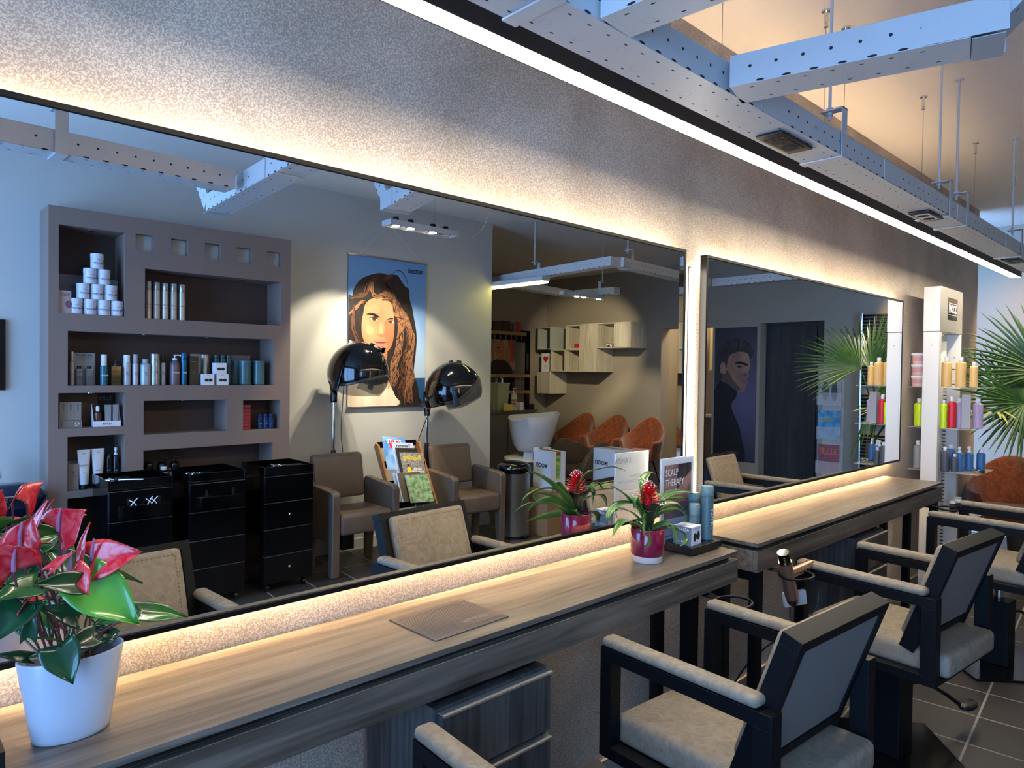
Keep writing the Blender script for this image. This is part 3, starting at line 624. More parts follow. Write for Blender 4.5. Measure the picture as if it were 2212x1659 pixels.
# display tray with boxes and bottles
t = thing('display_tray', (2.222, -.178, .867), 'low black display tray at the right end of the near counter', 'display tray')
MB().box(-.1, -.107, .006, .1, .1, .030).build('tray', black_plastic, t, bevel=.0015)
for x in (-.085, .085):
    for y in (-.09, .085): MB().cyl((x, y, .0002), (x, y, .0058), .007, n=12).build('rubber_foot', recess, t)
text("L'ANZA", .026, (.03, -.1074, .017), '-y', mat('grey_emboss', '#2c2c2f', .3), t)
ZT = .8972
ac = mat('acrylic_edge', '#eef2f4', .08, alpha=.5, spec=.8)
t = thing('sign_holder', (2.228, -.150, ZT), 'clear acrylic sign holder with the SCALP THERAPY card', 'sign')
MB().box(-.108, -.0035, .0, .108, -.0012, .300).box(-.108, .0012, .0, .108, .0035, .300).box(-.108, -.0035, 0, .108, .05, .0022).build('acrylic_sheet', ac, t, bevel=.0006)
m = MB(); m.box(-.105, -.0009, .003, .105, .0009, .296); cd = m.build('card', paper, t)
ph = mat('scalp_photo', '#4b4046', .5, vary=((9, 4, 14), '#8d6d66', 3, .45, .75, .4)); ph2 = mat('skin_print', '#a0776c', .5, vary=((12, 12, 12), '#7b5850', 2, .3, .7)); ph3 = mat('dark_hair_print', '#241c20', .5, vary=((70, 4, 9), '#493c42', 3, .4, .6))
MB().box(-.09, -.0040, .075, .088, -.0037, .275).build('photo', ph, cd)
MB().add([(x, -.00415, z) for x, z in [(-.09, .215), (-.05, .19), (-.015, .15), (.005, .19), (.03, .215), (.088, .255), (.088, .20), (.04, .17), (.01, .12), (-.01, .09), (-.06, .09), (-.09, .12)]], [tuple(range(12))]).build('photo_arm', ph2, cd)
MB().add([(x, -.00425, z) for x, z in [(.0, .275), (.088, .275), (.088, .245), (.03, .212), (.005, .185), (-.01, .16), (-.005, .235)]], [tuple(range(7))]).build('photo_hair', ph3, cd)
wtx = mat('white_ink', '#f2efec', .5); btx = mat('black_ink', '#16161a', .5); gtx = mat('grey_ink', '#77767a', .5)
text('SCALP', .036, (-.083, -.0046, .245), '-y', wtx, cd, align='LEFT', squash=.8); text('THERAPY', .036, (-.083, -.0046, .208), '-y', wtx, cd, align='LEFT', squash=.8)
text('begint bij de hoofdhuid', .012, (-.083, -.0046, .180), '-y', wtx, cd, align='LEFT', squash=.8)
text('healing haircare', .008, (-.06, -.0040, .064), '-y', gtx, cd)
MB().box(-.088, -.0040, .012, -.04, -.0037, .014).box(-.088, -.0040, .014, -.086, -.0037, .05).box(-.042, -.0040, .014, -.04, -.0037, .05).box(-.088, -.0040, .05, -.04, -.0037, .052).build('card_box', btx, cd)
# the back of the card, read in the mirror
text("L'ANZA", .03, (-.062, .0042, .268), '+y', gtx, cd); text('HAARSTAPPEN', .012, (.02, .0042, .205), '+y', gtx, cd)
m = MB()
for i, (x0, x1, z) in enumerate([(-.09, .09, .188), (-.08, .09, .182)]+[(-.02, .03, .14-.0075*j) for j in range(12)]+[(.045, .088, .13-.0075*j) for j in range(6)]+[(-.085, -.035, .14-.009*j) for j in range(8)]): m.box(x0, .0038, z, x1, .004, z+.0012)
m.build('small_print', gtx, cd)
m = MB(); m.box(-.095, .0036, .03, -.03, .0037, .15).box(-.028, .0036, .02, .035, .0037, .15); m.build('print_panel', mat('grey_panel', '#c4c1be', .6), cd)
teal = mat('teal_bottle', '#4f676a', .3, coat=.2); teal_l = mat('teal_cap', '#6f8785', .35)
def bottle(loc, r, h, body, cap, label, cat='bottle', group=None, caph=.16, capr=.9, shoulder=.0, neck=None, rot=0, n=20, name='bottle', sq=False, letter=None, ink=None, face='+y', ltsize=None, band=None, spin=0, pump=False, spray=False):
    """bottle or can: body, cap (or pump / spray head), optional printed word"""
    t = thing(name, loc, label, cat, group, rot); hb = h*(1-caph); hs = hb*(1-shoulder)
    nr = neck or r*capr*.98
    bd_ = MB(); pr = [(r*.9, 0), (r, r*.12), (r, hs)] + ([(r*.95, hs+(hb-hs)*.35), (r*.75, hs+(hb-hs)*.75), (nr, hb)] if shoulder else [(r*.98, hb-.0005)])
    bo = bd_.lathe(pr, n=(4 if sq else n), M=Matrix.Rotation(pi/4 if sq else 0, 4, 'Z')).build('body', body, t, bevel=.001 if sq else 0)
    if band: MB().lathe([(r*1.004, h*band[0]), (r*1.004, h*band[1])], n=n, cap=False).build('label_band', band[2], bo)
    cr = r*capr
    if pump:
        cp = MB().lathe([(nr, 0), (nr*1.15, .001), (nr*1.15, .014), (.004, .016), (.004, h*caph-.012)], (0, 0, hb+.0004), 14).build('pump_collar', cap, t)
        MB().box(-.006, -.006, h-.012, .006, .006, h-.002).tube([(0, 0, h-.007), (.02, .012, h-.005), (.034, .02, h-.010)], .0038, 8).build('pump_head', cap, cp, bevel=.001)
    elif spray:
        cp = MB().lathe([(nr, 0), (nr*1.1, .001), (nr*1.1, .012), (nr*.6, .016), (nr*.6, .026), (nr*.85, .027), (nr*.85, h*caph), (.001, h*caph+.002)], (0, 0, hb+.0004), 14).build('spray_head', cap, t)
        MB().cyl((0, nr*.6, h-.010), (0, nr*1.15, h-.010), .003, n=8).build('nozzle', cap, cp)
    else:
        MB().lathe([(cr*.97, 0), (cr, .001), (cr, h*caph-.0025), (cr*.93, h*caph), (.0005, h*caph)], (0, 0, hb+.0004), 18).build('cap', cap, t)
    if letter:
        X, Y, Z = [Vector(a) for a in FACES[face]]; k = r*(.708 if sq else 1)*1.012
        text(letter, ltsize or r*.9, tuple(Z*k + Vector((0, 0, hb*.5))), face, ink, bo, spin=spin, squash=.85)
    return t
bottle((2.285, -.243, ZT), .0235, .198, teal, teal_l, 'tall teal bottle with upright white lettering, rightmost on the black tray', group='teal bottles on the black tray', letter="L'ANZA", ink=wtx, face='-y', ltsize=.026, spin=pi/2, caph=.18, capr=1.0)
bottle((2.235, -.222, ZT), .0205, .135, teal, teal_l, 'short teal jar-like bottle between the sign card and the tall teal bottle', group='teal bottles on the black tray', caph=.3, capr=1.0)
bottle((2.29, -.182, ZT), .022, .165, teal, teal_l, 'teal bottle behind the tallest teal bottle on the black tray', group='teal bottles on the black tray', caph=.18, capr=1.0)
lanza_grey = mat('carton_grey', '#6f7079', .55); carton_w = mat('carton_white', '#dddce0', .5)
t = thing('product_carton', (2.18, -.228, ZT), 'small white and grey cube carton on the black tray', 'box', rotz=R(4))
MB().box(-.036, -.036, 0, .036, .036, .066).build('carton', carton_w, t, bevel=.0006); MB().box(-.0364, -.035, .001, -.0361, .035, .0655).build('side_print', lanza_grey, t)
text("L'ANZA", .015, (-.0368, 0, .055), '-x', wtx, t); text('A~BCC', .011, (-.0368, 0, .012), '-x', wtx, t); text('SCALP MASSAGER', .0065, (0, -.0364, .058), '-y', btx, t); text("L'ANZA", .007, (0, -.0364, .006), '-y', gtx, t)
def scalp_brush_print(parent, M):
    m = MB(); 
    for cx, cz, r in ((-.011, .030, .012), (.012, .031, .0125)): m.add([(cx+r*cos(a*pi/10), -.0365, cz+r*1.15*sin(a*pi/10)) for a in range(20)], [tuple(range(20))])
    m.box(.009, -.0367, .043, .015, -.0364, .05); m.box(-.02, -.0367, .014, -.006, -.0364, .02); m.v = [tuple(M @ Vector(v)) for v in m.v]
    return m.build('brush_picture', btx, parent)
scalp_brush_print(t, Matrix.Identity(4))

# heat mat
t = thing('heat_mat', (1.112, -.2, .867), 'thin dark brown silicone heat mat lying on the near counter', 'mat', rotz=R(1.5))
mm_ = mat('brown_silicone', '#5d5047', .42)
rbox(-.122, -.096, .0003, .122, .096, .0032, .0012, 2).build('sheet', mm_, t)
m = MB()
for i in range(30):
    for j in range(22):
        x = -.112+i*.0077+(j % 2)*.0038; y = -.084+j*.0076
        if -.075 < y < -.035 and x > -.02: continue
        m.lathe([(.0026, .0032), (.0018, .0042)], (x, y, 0), 6)
m.build('ribbing', mm_, t)
text('HOT TOOLS', .024, (.046, -.050, .0037), '+z', mat('mat_relief', '#85776a', .4), t, squash=.62, bold=.0006); text('PROFESSIONAL', .0085, (.046, -.070, .0037), '+z', mat('mat_relief', '#85776a', .4), t)
t = thing('black_box', (.118, -.235, .867), 'black box corner at the left edge, beside the white plant pot', 'box'); MB().box(-.05, -.03, .0005, .05, .03, .03).build('box', black_plastic, t)

# ================================================================== HAIR DRYER HANGING AT THE FAR COUNTER
gold = mat('rose_gold', '#b38c74', .3, .75); gold2 = mat('polished_gold', '#d6b06a', .15, 1.0)
def holder(x, label, z=.748, name='dryer_holder'):
    t = thing(name, (x, -.35, z), label, 'dryer holder', 'black ring holders under the counter fronts')
    MB().tube([(.065*cos(a)*1.15, -.088+.058*sin(a), -.004) for a in [R(90+i*15) for i in range(25)]], .005, 8).build('ring', black_metal, t)
    MB().box(-.02, -.03, -.0035, .02, .06, -.0005).build('bracket', black_metal, t); return t
holder(2.61, 'black ring holder carrying the hair dryer'); holder(2.13, 'empty black ring holder under the right end of the near counter'); holder(4.62, 'empty black ring holder under the far end of the far counter')
t = thing('hair_dryer', (2.590, -.41, .74), 'rose gold hair dryer hanging from a ring holder under the far counter', 'hair dryer')
A0, A1 = Vector((-.035, 0, .095)), Vector((.048, 0, -.095)); ax = (A1-A0).normalized()
MB().tube([A0+ax*.045, A0+ax*.06, A1-ax*.02, A1], [.0235, .0245, .026, .0245], 28).build('barrel', gold, t, smooth=60)
m = MB(); m.m = 1; m.tube([A0, A0+ax*.004], .0225, 24); m.m = 0
for i in range(5): m.m = 1; m.tube([A0+ax*(.006+i*.008), A0+ax*(.010+i*.008)], .0215, 24); m.m = 0; m.tube([A0+ax*(.0102+i*.008), A0+ax*(.0138+i*.008)], .0185, 24)
m.tube([A0+ax*.041, A0+ax*.0455], .0242, 24); m.build('intake_grille', [gold2, black_gloss], t)
m = MB(); m.tube([A1+ax*.0003, A1+ax*.02, A1+ax*.034], [.024, .021, .012], 20); nz = m.build('nozzle', mat('dark_bronze', '#5a463c', .3, .6), t)
m = MB(); mt_ = Matrix.Translation(A1+ax*.028) @ ax.to_track_quat('Z', 'Y').to_matrix().to_4x4(); m.v = []; 
q = rbox(-.046, -.004, -.028, .046, .018, .028, .003, 2); q.v = [tuple(Matrix.Translation(A1+ax*.016+Vector((.034, .004, 0))) @ Matrix.Rotation(R(-35), 4, 'Z') @ Matrix.Rotation(R(-8), 4, 'Y') @ Vector(v)) for v in q.v]; q.build('concentrator', white_gloss, t)
H0 = A0+ax*.085; H1 = Vector((.165, -.012, .012))
H0 = Vector((.0, -.004, .004)); h = MB().tube([H0, H0+(H1-H0)*.3, H1], [.021, .0195, .0185], 22).build('handle', gold, t, smooth=60)
hd = (H1-H0).normalized(); MB().tube([H1, H1+hd*.008], .0195, 20).tube([H1+hd*.010, H1+hd*.014], .0195, 20).build('gold_ring', gold2, h)
MB().tube([H1+hd*.0142, H1+hd*.03, H1+hd*.055], [.012, .008, .006], 14).build('cord_sleeve', black_plastic, h)
for i in range(3):
    c_ = H0+(H1-H0)*(.38+.17*i); MB().lathe([(.0055, 0), (.0055, .002), (.004, .003)], (0, 0, 0), 14, Matrix.Translation(c_+Vector((-.004, -.0185, 0))) @ Matrix.Rotation(pi/2, 4, 'X')).build('button', black_gloss, h)
ce = H1+hd*.055; MB().tube(spline([ce, ce+Vector((.03, -.005, -.008)), ce+Vector((.055, -.0, -.05)), ce+Vector((.055, .005, -.13)), ce+Vector((.02, .02, -.22)), ce+Vector((-.10, .20, -.42)), ce+Vector((-.14, .3, -.60)), ce+Vector((-.2, .36, -.705))], 8), .0035, 8).build('cord', black_plastic, t)

# ================================================================== WHITE PRODUCT STAND
SX, SY = 5.21, -.16
t = thing('display_stand', (SX, SY, 0), 'tall white display stand with clear shelves at the end of the counters', 'display stand')
m = MB(); m.box(0, -.045, .0005, .003, .05, 1.81); m.box(.003, -.045, .0005, .05, -.042, 1.81); m.box(.003, .047, .0005, .05, .05, 1.81); m.build('near_post', white_paint, t, bevel=.001)
m = MB(); m.box(.47, -.045, .0005, .52, .05, 1.81); m.build('far_post', white_paint, t, bevel=.001)
m = MB(); m.box(-.001, -.047, 1.813, .522, .052, 2.113); hd_ = m.build('header', mat('brushed_white_steel', '#c9c8c0', .22, .55), t, bevel=.0015)
MB().box(-.003, -.046, 1.815, -.0013, .051, 2.111).build('header_side', white_paint, hd_); 
for z in (.78, 1.72): MB().lathe([(.004, 0), (.003, .0012)], (0, 0, 0), 10, Matrix.Translation((-.0002, .0, z)) @ Matrix.Rotation(-pi/2, 4, 'Y')).build('screw', steel, t)
MB().box(.10, .02, .02, .42, .024, 1.80).build('back_panel', white_paint, t)
lb = MB().box(.17, -.0488, 1.90, .388, -.0474, 2.05).build('brand_plate', black_gloss, hd_); text('MOOD', .078, (.279, -.0498, 1.973), '-y', wtx, lb, squash=.82, bold=.002)
MB().box(.18, -.0493, 2.012, .378, -.0489, 2.015).box(.18, -.0493, 1.933, .378, -.0489, 1.936).build('plate_lines', wtx, lb)
for z in (1.437, 1.163, .872, .60): MB().box(.055, -.27, z, .465, .145, z+.005).build('shelf', clear, t, bevel=.001)
m = MB()
for i in range(60):
    for x in (.155, .365): m.box(x-.003, -.0002, .1+i*.025, x+.003, .0195, .106+i*.025)
m.build('slotted_rail', hole, t)
amber = mat('amber_label', '#cfa96a', .4); pink = mat('pink_tub', '#e3b9b4', .45); lime = mat('lime_bottle', '#c3e01c', .35); greyb = mat('grey_bottle', '#8c8e92', .4); redb = mat('red_bottle', '#c2222c', .35); lilac = mat('lilac_bottle', '#a896b4', .4); blueb = mat('blue_bottle', '#2f5f94', .35); dgrey = mat('charcoal_bottle', '#4a4d54', .4); deep_blue = mat('deep_blue_box', '#1f4fb0', .4)
G_ = 'haircare bottles on the white display stand'
def P3(dx, dy, z): return (SX+dx, SY+dy, z)
ZS = [1.4425, 1.1685, .8775]
for i, zz in enumerate((0, .077, .154)):
    t = thing('pink_tub', P3(.10, .105, ZS[0]+zz), ['lowest of the three pink tubs on the white stand', 'middle one of the three pink tubs on the white stand', 'topmost of the three pink tubs on the white stand'][i], 'tub', 'pink tubs on the white stand')
    b_ = MB().lathe([(.034, .0004), (.039, .058)], n=24).build('tub', pink, t); MB().lathe([(.0425, .0585), (.0435, .061), (.0435, .072), (.041, .0755), (.0005, .0757)], n=24).build('lid', white_plastic, t)
    MB().lathe([(.0372, .02), (.0388, .048)], n=24, cap=False).build('print', mat('pink_print', '#d39d9c', .5), b_)
def mb(dx, dy, zi, col, label, h=.2, r=.03, cap=white_plastic, **k):
    ink = k.pop('ink', btx); return bottle(P3(dx, dy, ZS[zi]), r, h, col, cap, label, group=G_, caph=.15, capr=.45, shoulder=.08, neck=r*.42, letter='MOOD', ink=ink, face='-y', ltsize=.022, spin=-pi/2, **k)
mb(.10, -.065, 0, amber, 'amber bottle next to the post on the top clear shelf'); mb(.135, -.14, 0, amber, 'amber bottle in the middle of the top clear shelf'); mb(.175, -.205, 0, amber, 'small amber bottle at the front of the top clear shelf', h=.17, r=.024); mb(.36, .11, 0, amber, 'amber bottle at the wall side of the top clear shelf, doubled in the mirror')
mb(.12, .10, 1, lime, 'bright lime bottle on the wall side of the second clear shelf', h=.19); mb(.20, .055, 1, lime, 'lime bottle behind the white post, on the wall side')
mb(.075, -.06, 1, lime, 'lime bottle pressed against the post on the second shelf', r=.02, h=.19); mb(.11, -.10, 1, redb, 'red bottle on the second clear shelf', h=.21, r=.026)
mb(.18, -.125, 1, lilac, 'lilac bottle behind the grey carton on the second clear shelf'); mb(.23, -.22, 1, lilac, 'lilac bottle at the front edge of the second clear shelf')
t = thing('product_carton', P3(.16, -.17, ZS[1]), 'tall grey patterned carton on the second clear shelf', 'box', rotz=.2); MB().box(-.025, -.025, .0004, .025, .025, .225).build('carton', mat('grey_carton', '#9a9aa0', .5), t, bevel=.0008); text('MOOD', .016, (0, -.0262, .16), '-y', btx, t); text('COLOR', .012, (0, -.0262, .07), '-y', btx, t)
mb(.12, .10, 2, greyb, 'pale grey bottle on the wall side of the third clear shelf', h=.19)
for i, (dx, dy, lb_) in enumerate([(.17, -.135, 'nearest the post'), (.24, -.175, 'second from the post'), (.30, -.23, 'third from the post')]): bottle(P3(dx, dy, ZS[2]), .026, .165, blueb, white_plastic, 'blue spray bottle on the third clear shelf, ' + lb_, group=G_, caph=.25, capr=.45, shoulder=.06, neck=.011, spray=True, letter='MOOD', ink=wtx, face='-y', ltsize=.02, spin=-pi/2)
mb(.075, -.075, 2, dgrey, 'charcoal bottle beside the post on the third clear shelf', h=.165, r=.026); mb(.10, -.125, 2, dgrey, 'slim charcoal bottle on the third clear shelf', h=.12, r=.02); mb(.2, -.075, 2, blueb, 'blue bottle at the back of the third clear shelf', h=.17)
t = thing('metal_tin', P3(.19, -.235, ZS[2]), 'flat round silver tin on the third clear shelf', 'tin'); MB().lathe([(.04, .0004), (.042, .004), (.042, .016)], n=28).build('tin', steel, t); MB().lathe([(.043, .0165), (.043, .022), (.04, .024), (.0005, .0242)], n=28).build('lid', chrome, t)
for i, (dx, dy, z) in enumerate([(.12, -.12, 1), (.2, -.13, 1), (.3, -.1, 1), (.14, -.2, 0)]):
    t = thing('hair_clipper', P3(dx, dy, .6055 if z else .302), 'black hair tool lying among others on the lowest clear shelf of the white stand', 'hair clipper', 'black hair tools on the lowest shelf of the white stand') if z else None
    if t: rbox(-.03, -.02, .0004, .03, .02, .06, .01, 3).build('body', black_plastic, t); MB().box(-.028, -.016, .0605, .028, .016, .075).build('blade', white_plastic, t)

# ================================================================== PALM
palm_l = mat('palm_leaf', '#30551c', .4, vary=((20, 20, 3), '#1a3813', 2, .35, .7)); palm_y = mat('palm_leaf_yellow', '#a8a85a', .4)
t = thing('fan_palm', (6.15, -.62, 0), 'tall fan palm with pleated leaves at the right edge, behind the display stand', 'plant')
MB().lathe([(.15, .0005), (.17, .01), (.2, .38), (.2, .4), (.185, .4), (.18, .36)], n=30, cap=False).build('pot', mat('dark_planter', '#2b2a29', .5), t)
MB().lathe([(.001, .36), (.18, .36)], n=24, cap=False).build('soil', soil, t)
MB().tube(spline([(0, 0, .36), (.01, 0, .7), (-.005, .01, .95)], 5), [.05]*10+[.035], 12).build('trunk', mat('palm_trunk', '#5a4530', .9, bump=((30, 30, 60), .8, .01, 3)), t)
def fan(centre, stem0, dirv, nrm, L, n, spread, mt, yell=()):
    c = Vector(centre); d = Vector(dirv).normalized(); nn = Vector(nrm); nn = (nn-d*nn.dot(d)).normalized(); s = d.cross(nn); m = MB()
    for i in range(n):
        a = -spread/2+spread*i/(n-1); r = (d*cos(a)+s*sin(a)).normalized(); side = nn.cross(r).normalized()
        ln = L*(.80+.2*cos(a*.8))*random.uniform(.9, 1.04); m.m = 1 if i in yell else 0; dr = random.uniform(.05, .16)*ln; sg = .012 if i % 2 else -.006
        P_ = [(0, .003), (.35, .0125), (.6, .011), (.85, .006), (1, .0007)]; vs = []
        for tt, w_ in P_:
            p = c + r*ln*tt - Vector((0, 0, 1))*dr*tt**3 + nn*sg*tt
            vs += [tuple(p - side*w_), tuple(p + nn*w_*.55), tuple(p + side*w_)]
        m.add(vs, [(k*3+j, k*3+j+1, (k+1)*3+j+1, (k+1)*3+j) for k in range(4) for j in range(2)])
    o = m.build('fan_leaf', [mt, palm_y], t, smooth=0)
    MB().tube(spline([Vector(stem0), (Vector(stem0)+c)/2+Vector((.0, .03, .06)), c], 6), .006, 6).build('leaf_stalk', palm_l, o)
b0 = (0, 0, .93)
fan((-.17, .08, .45+.88), b0, (-.72, .62, .35), (-.5, -.5, .4), .62, 36, R(190), palm_l)
fan((-.05, .0, .60+.95), b0, (-.15, .55, .95), (-.6, -.5, .2), .60, 32, R(170), palm_l)
fan((-.15, .26, .98+.30), b0, (-.95, .9, .05), (-.3, .2, .9), .52, 30, R(150), palm_l, yell=(1, 2, 3, 5, 6, 8, 9, 11, 12, 14))
fan((0, -.1, .98+.6), b0, (.3, -.9, .7), (-.6, .2, .5), .6, 32, R(180), palm_l)
fan((.05, .2, .98+.35), b0, (.9, .2, .5), (-.3, -.3, .9), .55, 22, R(180), palm_l)
ps = light('palm_spot', 'SPOT', (6.3, -1.5, 2.85), 34, (1, .90, .62), spot_size=R(44), spot_blend=.6, shadow_soft_size=.03); aim(ps, (6.0, -.45, 1.5))
t = thing('ceiling_spot', (6.3, -1.5, 2.875), 'small ceiling spot lamp above the fan palm', 'lamp'); MB().lathe([(.03, 0), (.04, .01), (.04, .074)], n=20, cap=False).build('housing', white_paint, t); MB().lathe([(.001, .008), (.029, .008)], n=20, cap=False).build('bulb', led_white, t)
ps2 = light('corner_fill_spot', 'SPOT', (7.0, -1.3, 2.85), 60, (1, .70, .36), spot_size=R(75), spot_blend=.8, shadow_soft_size=.03); aim(ps2, (7.9, -.2, 1.4)); copy_tree(t, (7.0, -1.3, 2.875), 0, 'small added fill spot on the ceiling, nearest the end wall')  # warm fill spot and housing added to offset blue daylight on the end wall

# ================================================================== RUST TUB CHAIRS
def tub_chair(loc, rotz, label, group='rust coloured velvet tub chairs'):
    t = thing('tub_chair', loc, label, 'armchair', group, rotz)
    # shell: swept horseshoe that rises to the back.  local +y = front
    def sh(th, off):
        m = MB()
        def f(u, v):
            a = R(-128)+R(256)*u; c = cos(a); top = .60+.25*max(0, c)**1.4 if c > 0 else .60-.04*(-c); top = .58+.27*(.5+.5*cos(a))**3.4
            z = .36+(top-.36)*v; r = .27+.055*v+off; y = -cos(a)*r*(1.02) - .10*v*max(0, c); x = sin(a)*r*(1+.02*v)
            return (x, y+.02, z)
        m.grid(f, 33, 9); return m
    sh(0, 0).build('shell', rust, t, solid=.045, smooth=80, sub=1)
    rbox(-.235, -.2, .36, .235, .27, .47, .045, 4).build('seat', rust, t)
    for sx in (-1, 1):
        for sy in (-1, 1): MB().cyl((sx*.12, sy*.12, .358), (sx*.24, sy*.24, .0005), .013, .009, 8).build('leg', black_metal, t)
    MB().box(-.14, -.14, .335, .14, .14, .357).build('seat_plate', black_metal, t)
    return t
tub_chair((6.79, -.36, 0), R(105), 'rust velvet tub chair beside the white display stand')
# ================================================================== OPPOSITE SIDE OF THE SALON (seen in the mirrors)
NICHES = {'N1': (.867, 1.222, 1.822, 2.345), 'sq0': (1.281, 1.387, 2.246, 2.350), 'sq1': (1.492, 1.598, 2.246, 2.350), 'sq2': (1.706, 1.812, 2.246, 2.350), 'sq3': (1.92, 2.028, 2.246, 2.350), 'sq4': (2.14, 2.248, 2.246, 2.350),
          'N2': (1.336, 2.248, 1.819, 2.136), 'N3': (.914, 2.193, 1.388, 1.717), 'N4': (.866, 1.224, 1.131, 1.344), 'N5': (1.331, 1.86, 1.071, 1.289), 'N6': (1.972, 2.247, 1.066, 1.28), 'N7': (.913, 1.222, .752, 1.081), 'N8': (1.33, 2.19, .74, .97), 'N9': (.913, 1.223, .31, .709), 'N10': (1.33, 2.19, .30, .64)}
t = thing('niche_shelf_unit', (.816, -3.6, 0), 'tall taupe brown shelving unit with square and oblong niches against the opposite wall', 'shelving unit')
X0, X1, Z1 = 0, 1.502, 2.452; m = MB(); zs = sorted({.0005, Z1} | {z for n in NICHES.values() for z in n[2:]})
for za, zb in zip(zs, zs[1:]):
    zm = (za+zb)/2; iv = sorted((n[0]-.816, n[1]-.816) for n in NICHES.values() if n[2] < zm < n[3]); x = X0
    for a, b in iv: m.box(x, .001, za, a, .27, zb); x = b
    m.box(x, .001, za, X1, .27, zb)
m.build('carcass', brown_unit, t, smooth=0)
for k, (a, b, c_, d_) in NICHES.items():
    if k.startswith('sq'):
        MB().box(a-.816+.001, .20, c_+.001, b-.816-.001, .225, d_-.001).build('square_back', paint, t, smooth=0); continue
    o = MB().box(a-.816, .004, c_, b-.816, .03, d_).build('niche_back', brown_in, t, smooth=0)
    for j in range(2 if b-a > .6 else 1): MB().lathe([(.001, 0), (.018, 0), (.022, -.0015), (.022, .002)], ((a+b)/2-.816 + (j*2-1)*.2*(1 if b-a > .6 else 0), .20, d_-.0022), 16).build('spot_trim', chrome, o)
YF = -3.33-.055   # row of products just inside the niche fronts
jar_m = mat('white_jar', '#cfd0da', .35); silver = mat('silver_can', '#a9a8a6', .28, .8); grey_card = mat('grey_display_card', '#6e6a73', .6); pink_card = mat('pink_leaflet', '#b49691', .6); navy = mat('navy_ink', '#1d2136', .5)
proto = None
for i, (x, z, lb_) in enumerate([(.963, 0, 'bottom row, leftmost'), (1.038, 0, 'bottom row, second from the left'), (1.112, 0, 'bottom row, third from the left'), (1.185, 0, 'bottom row, rightmost'), (1.001, 1, 'second row, left'), (1.076, 1, 'second row, middle'), (1.15, 1, 'second row, right'), (1.038, 2, 'third row, left'), (1.113, 2, 'third row, right'), (1.076, 3, 'single one on the very top')]):
    loc = (x, YF+.01, 1.8225+z*.0945); lb = 'white jar of the pyramid, ' + lb_ + ''
    if proto is None:
        proto = thing('jar', loc, lb, 'jar', 'white jars stacked in a pyramid in the top niche')
        b_ = MB().lathe([(.033, .0), (.0355, .003), (.0355, .068)], n=28).build('jar_body', jar_m, proto); MB().lathe([(.0365, .0685), (.0365, .092), (.035, .094), (.0005, .094)], n=28).build('lid', jar_m, proto)
        text('HAIR FOOD', .0125, (.0, .0364, .034), '+y', navy, b_, bold=.0003); text('maskologist', .006, (.0, .0364, .055), '+y', navy, b_); MB().disc((.026, .0270, .047), (.75, .66, 0), .004, 12).build('dot_print', navy, b_); text('reparerend masker', .004, (.0, .0364, .024), '+y', gtx, b_)
    else: copy_tree(proto, loc, random.uniform(-.25, .12), lb)
t = thing('display_card', (1.0, -3.50, 1.8225), 'grey display card with a circle logo behind the jar pyramid', 'card'); MB().box(-.11, -.002, 0, .12, .0, .25).build('card', grey_card, t); MB().lathe([(.042, .0004), (.046, .0004)], (0, 0, 0), 28, Matrix.Translation((0, .0006, .18)) @ Matrix.Rotation(-pi/2, 4, 'X'), cap=False).build('circle_print', gtx, t); text('maskologist', .018, (0, .001, .18), '+y', btx, t)
t = thing('display_card', (1.175, -3.47, 1.8225), 'pale blue grey card behind the right side of the jar pyramid', 'card'); MB().box(-.05, -.002, 0, .04, 0, .235).build('card', mat('blue_grey_card', '#8790a2', .6), t); text('G', .03, (.012, .001, .21), '+y', btx, t)
t = thing('leaflet', (.902, YF+.035, 1.8225), 'pink leaflet standing left of the white jars', 'leaflet'); MB().box(-.034, -.002, 0, .033, 0, .135).build('leaflet', pink_card, t); text('MORNING\nPAPAYA', .011, (0, .001, .11), '+y', btx, t)
m = MB(); m.add([(.02+.018*cos(a*pi/8), .0006, .055+.022*sin(a*pi/8)) for a in range(16)], [tuple(range(16))]); m.build('print', mat('plum_print', '#7a5560', .6), t)
ivory = mat('champagne_can', '#b7aea4', .3, .5)
for i, (x, r) in enumerate([(1.372, .0185), (1.421, .0205), (1.473, .0205), (1.525, .0205), (1.578, .0205)]):
    o = bottle((x, YF, 1.8195), r, .24, ivory, silver, 'tall champagne coloured spray can, ' + ['leftmost of the five, half hidden', 'second of the five', 'middle one of the five', 'fourth of the five', 'rightmost of the five'][i] + ' in the long upper niche', name='spray_can', group='tall spray cans in the long upper niche', caph=.22, capr=.96, letter='VOLUME', ink=btx, ltsize=.012, band=(.3, .305, btx))
def Z3(): return 1.3885
gB = 'haircare bottles in the long middle niche'
colw = [('teal', 1.117, .020, .19, mat('petrol_bottle', '#17616f', .3, coat=.3), white_plastic, dict(caph=.36, capr=.8, letter='MONEY', ink=wtx), 'petrol blue bottle with a tall white cap')]
bottle((.946, YF, Z3()), .013, .205, mat('rose_silver', '#a59a94', .3, .5), silver, 'slim silver spray tube at the far left of the long niche', group=gB, caph=.3, capr=.8)
t = thing('promo_display', (1.02, YF-.055, Z3()), 'THE GOAT promotional card with two printed bottles in the long niche', 'display card'); MB().box(-.062, -.003, 0, .062, 0, .20).build('card', mat('silver_grey_card', '#8e9191', .5), t); text('THE G.O.A.T.', .016, (0, .001, .185), '+y', btx, t, bold=.0003)
text('GREATEST OF ALL TRESSES', .006, (0, .001, .168), '+y', btx, t)
colour_wow = dict(letter='///', ink=btx, ltsize=.03)
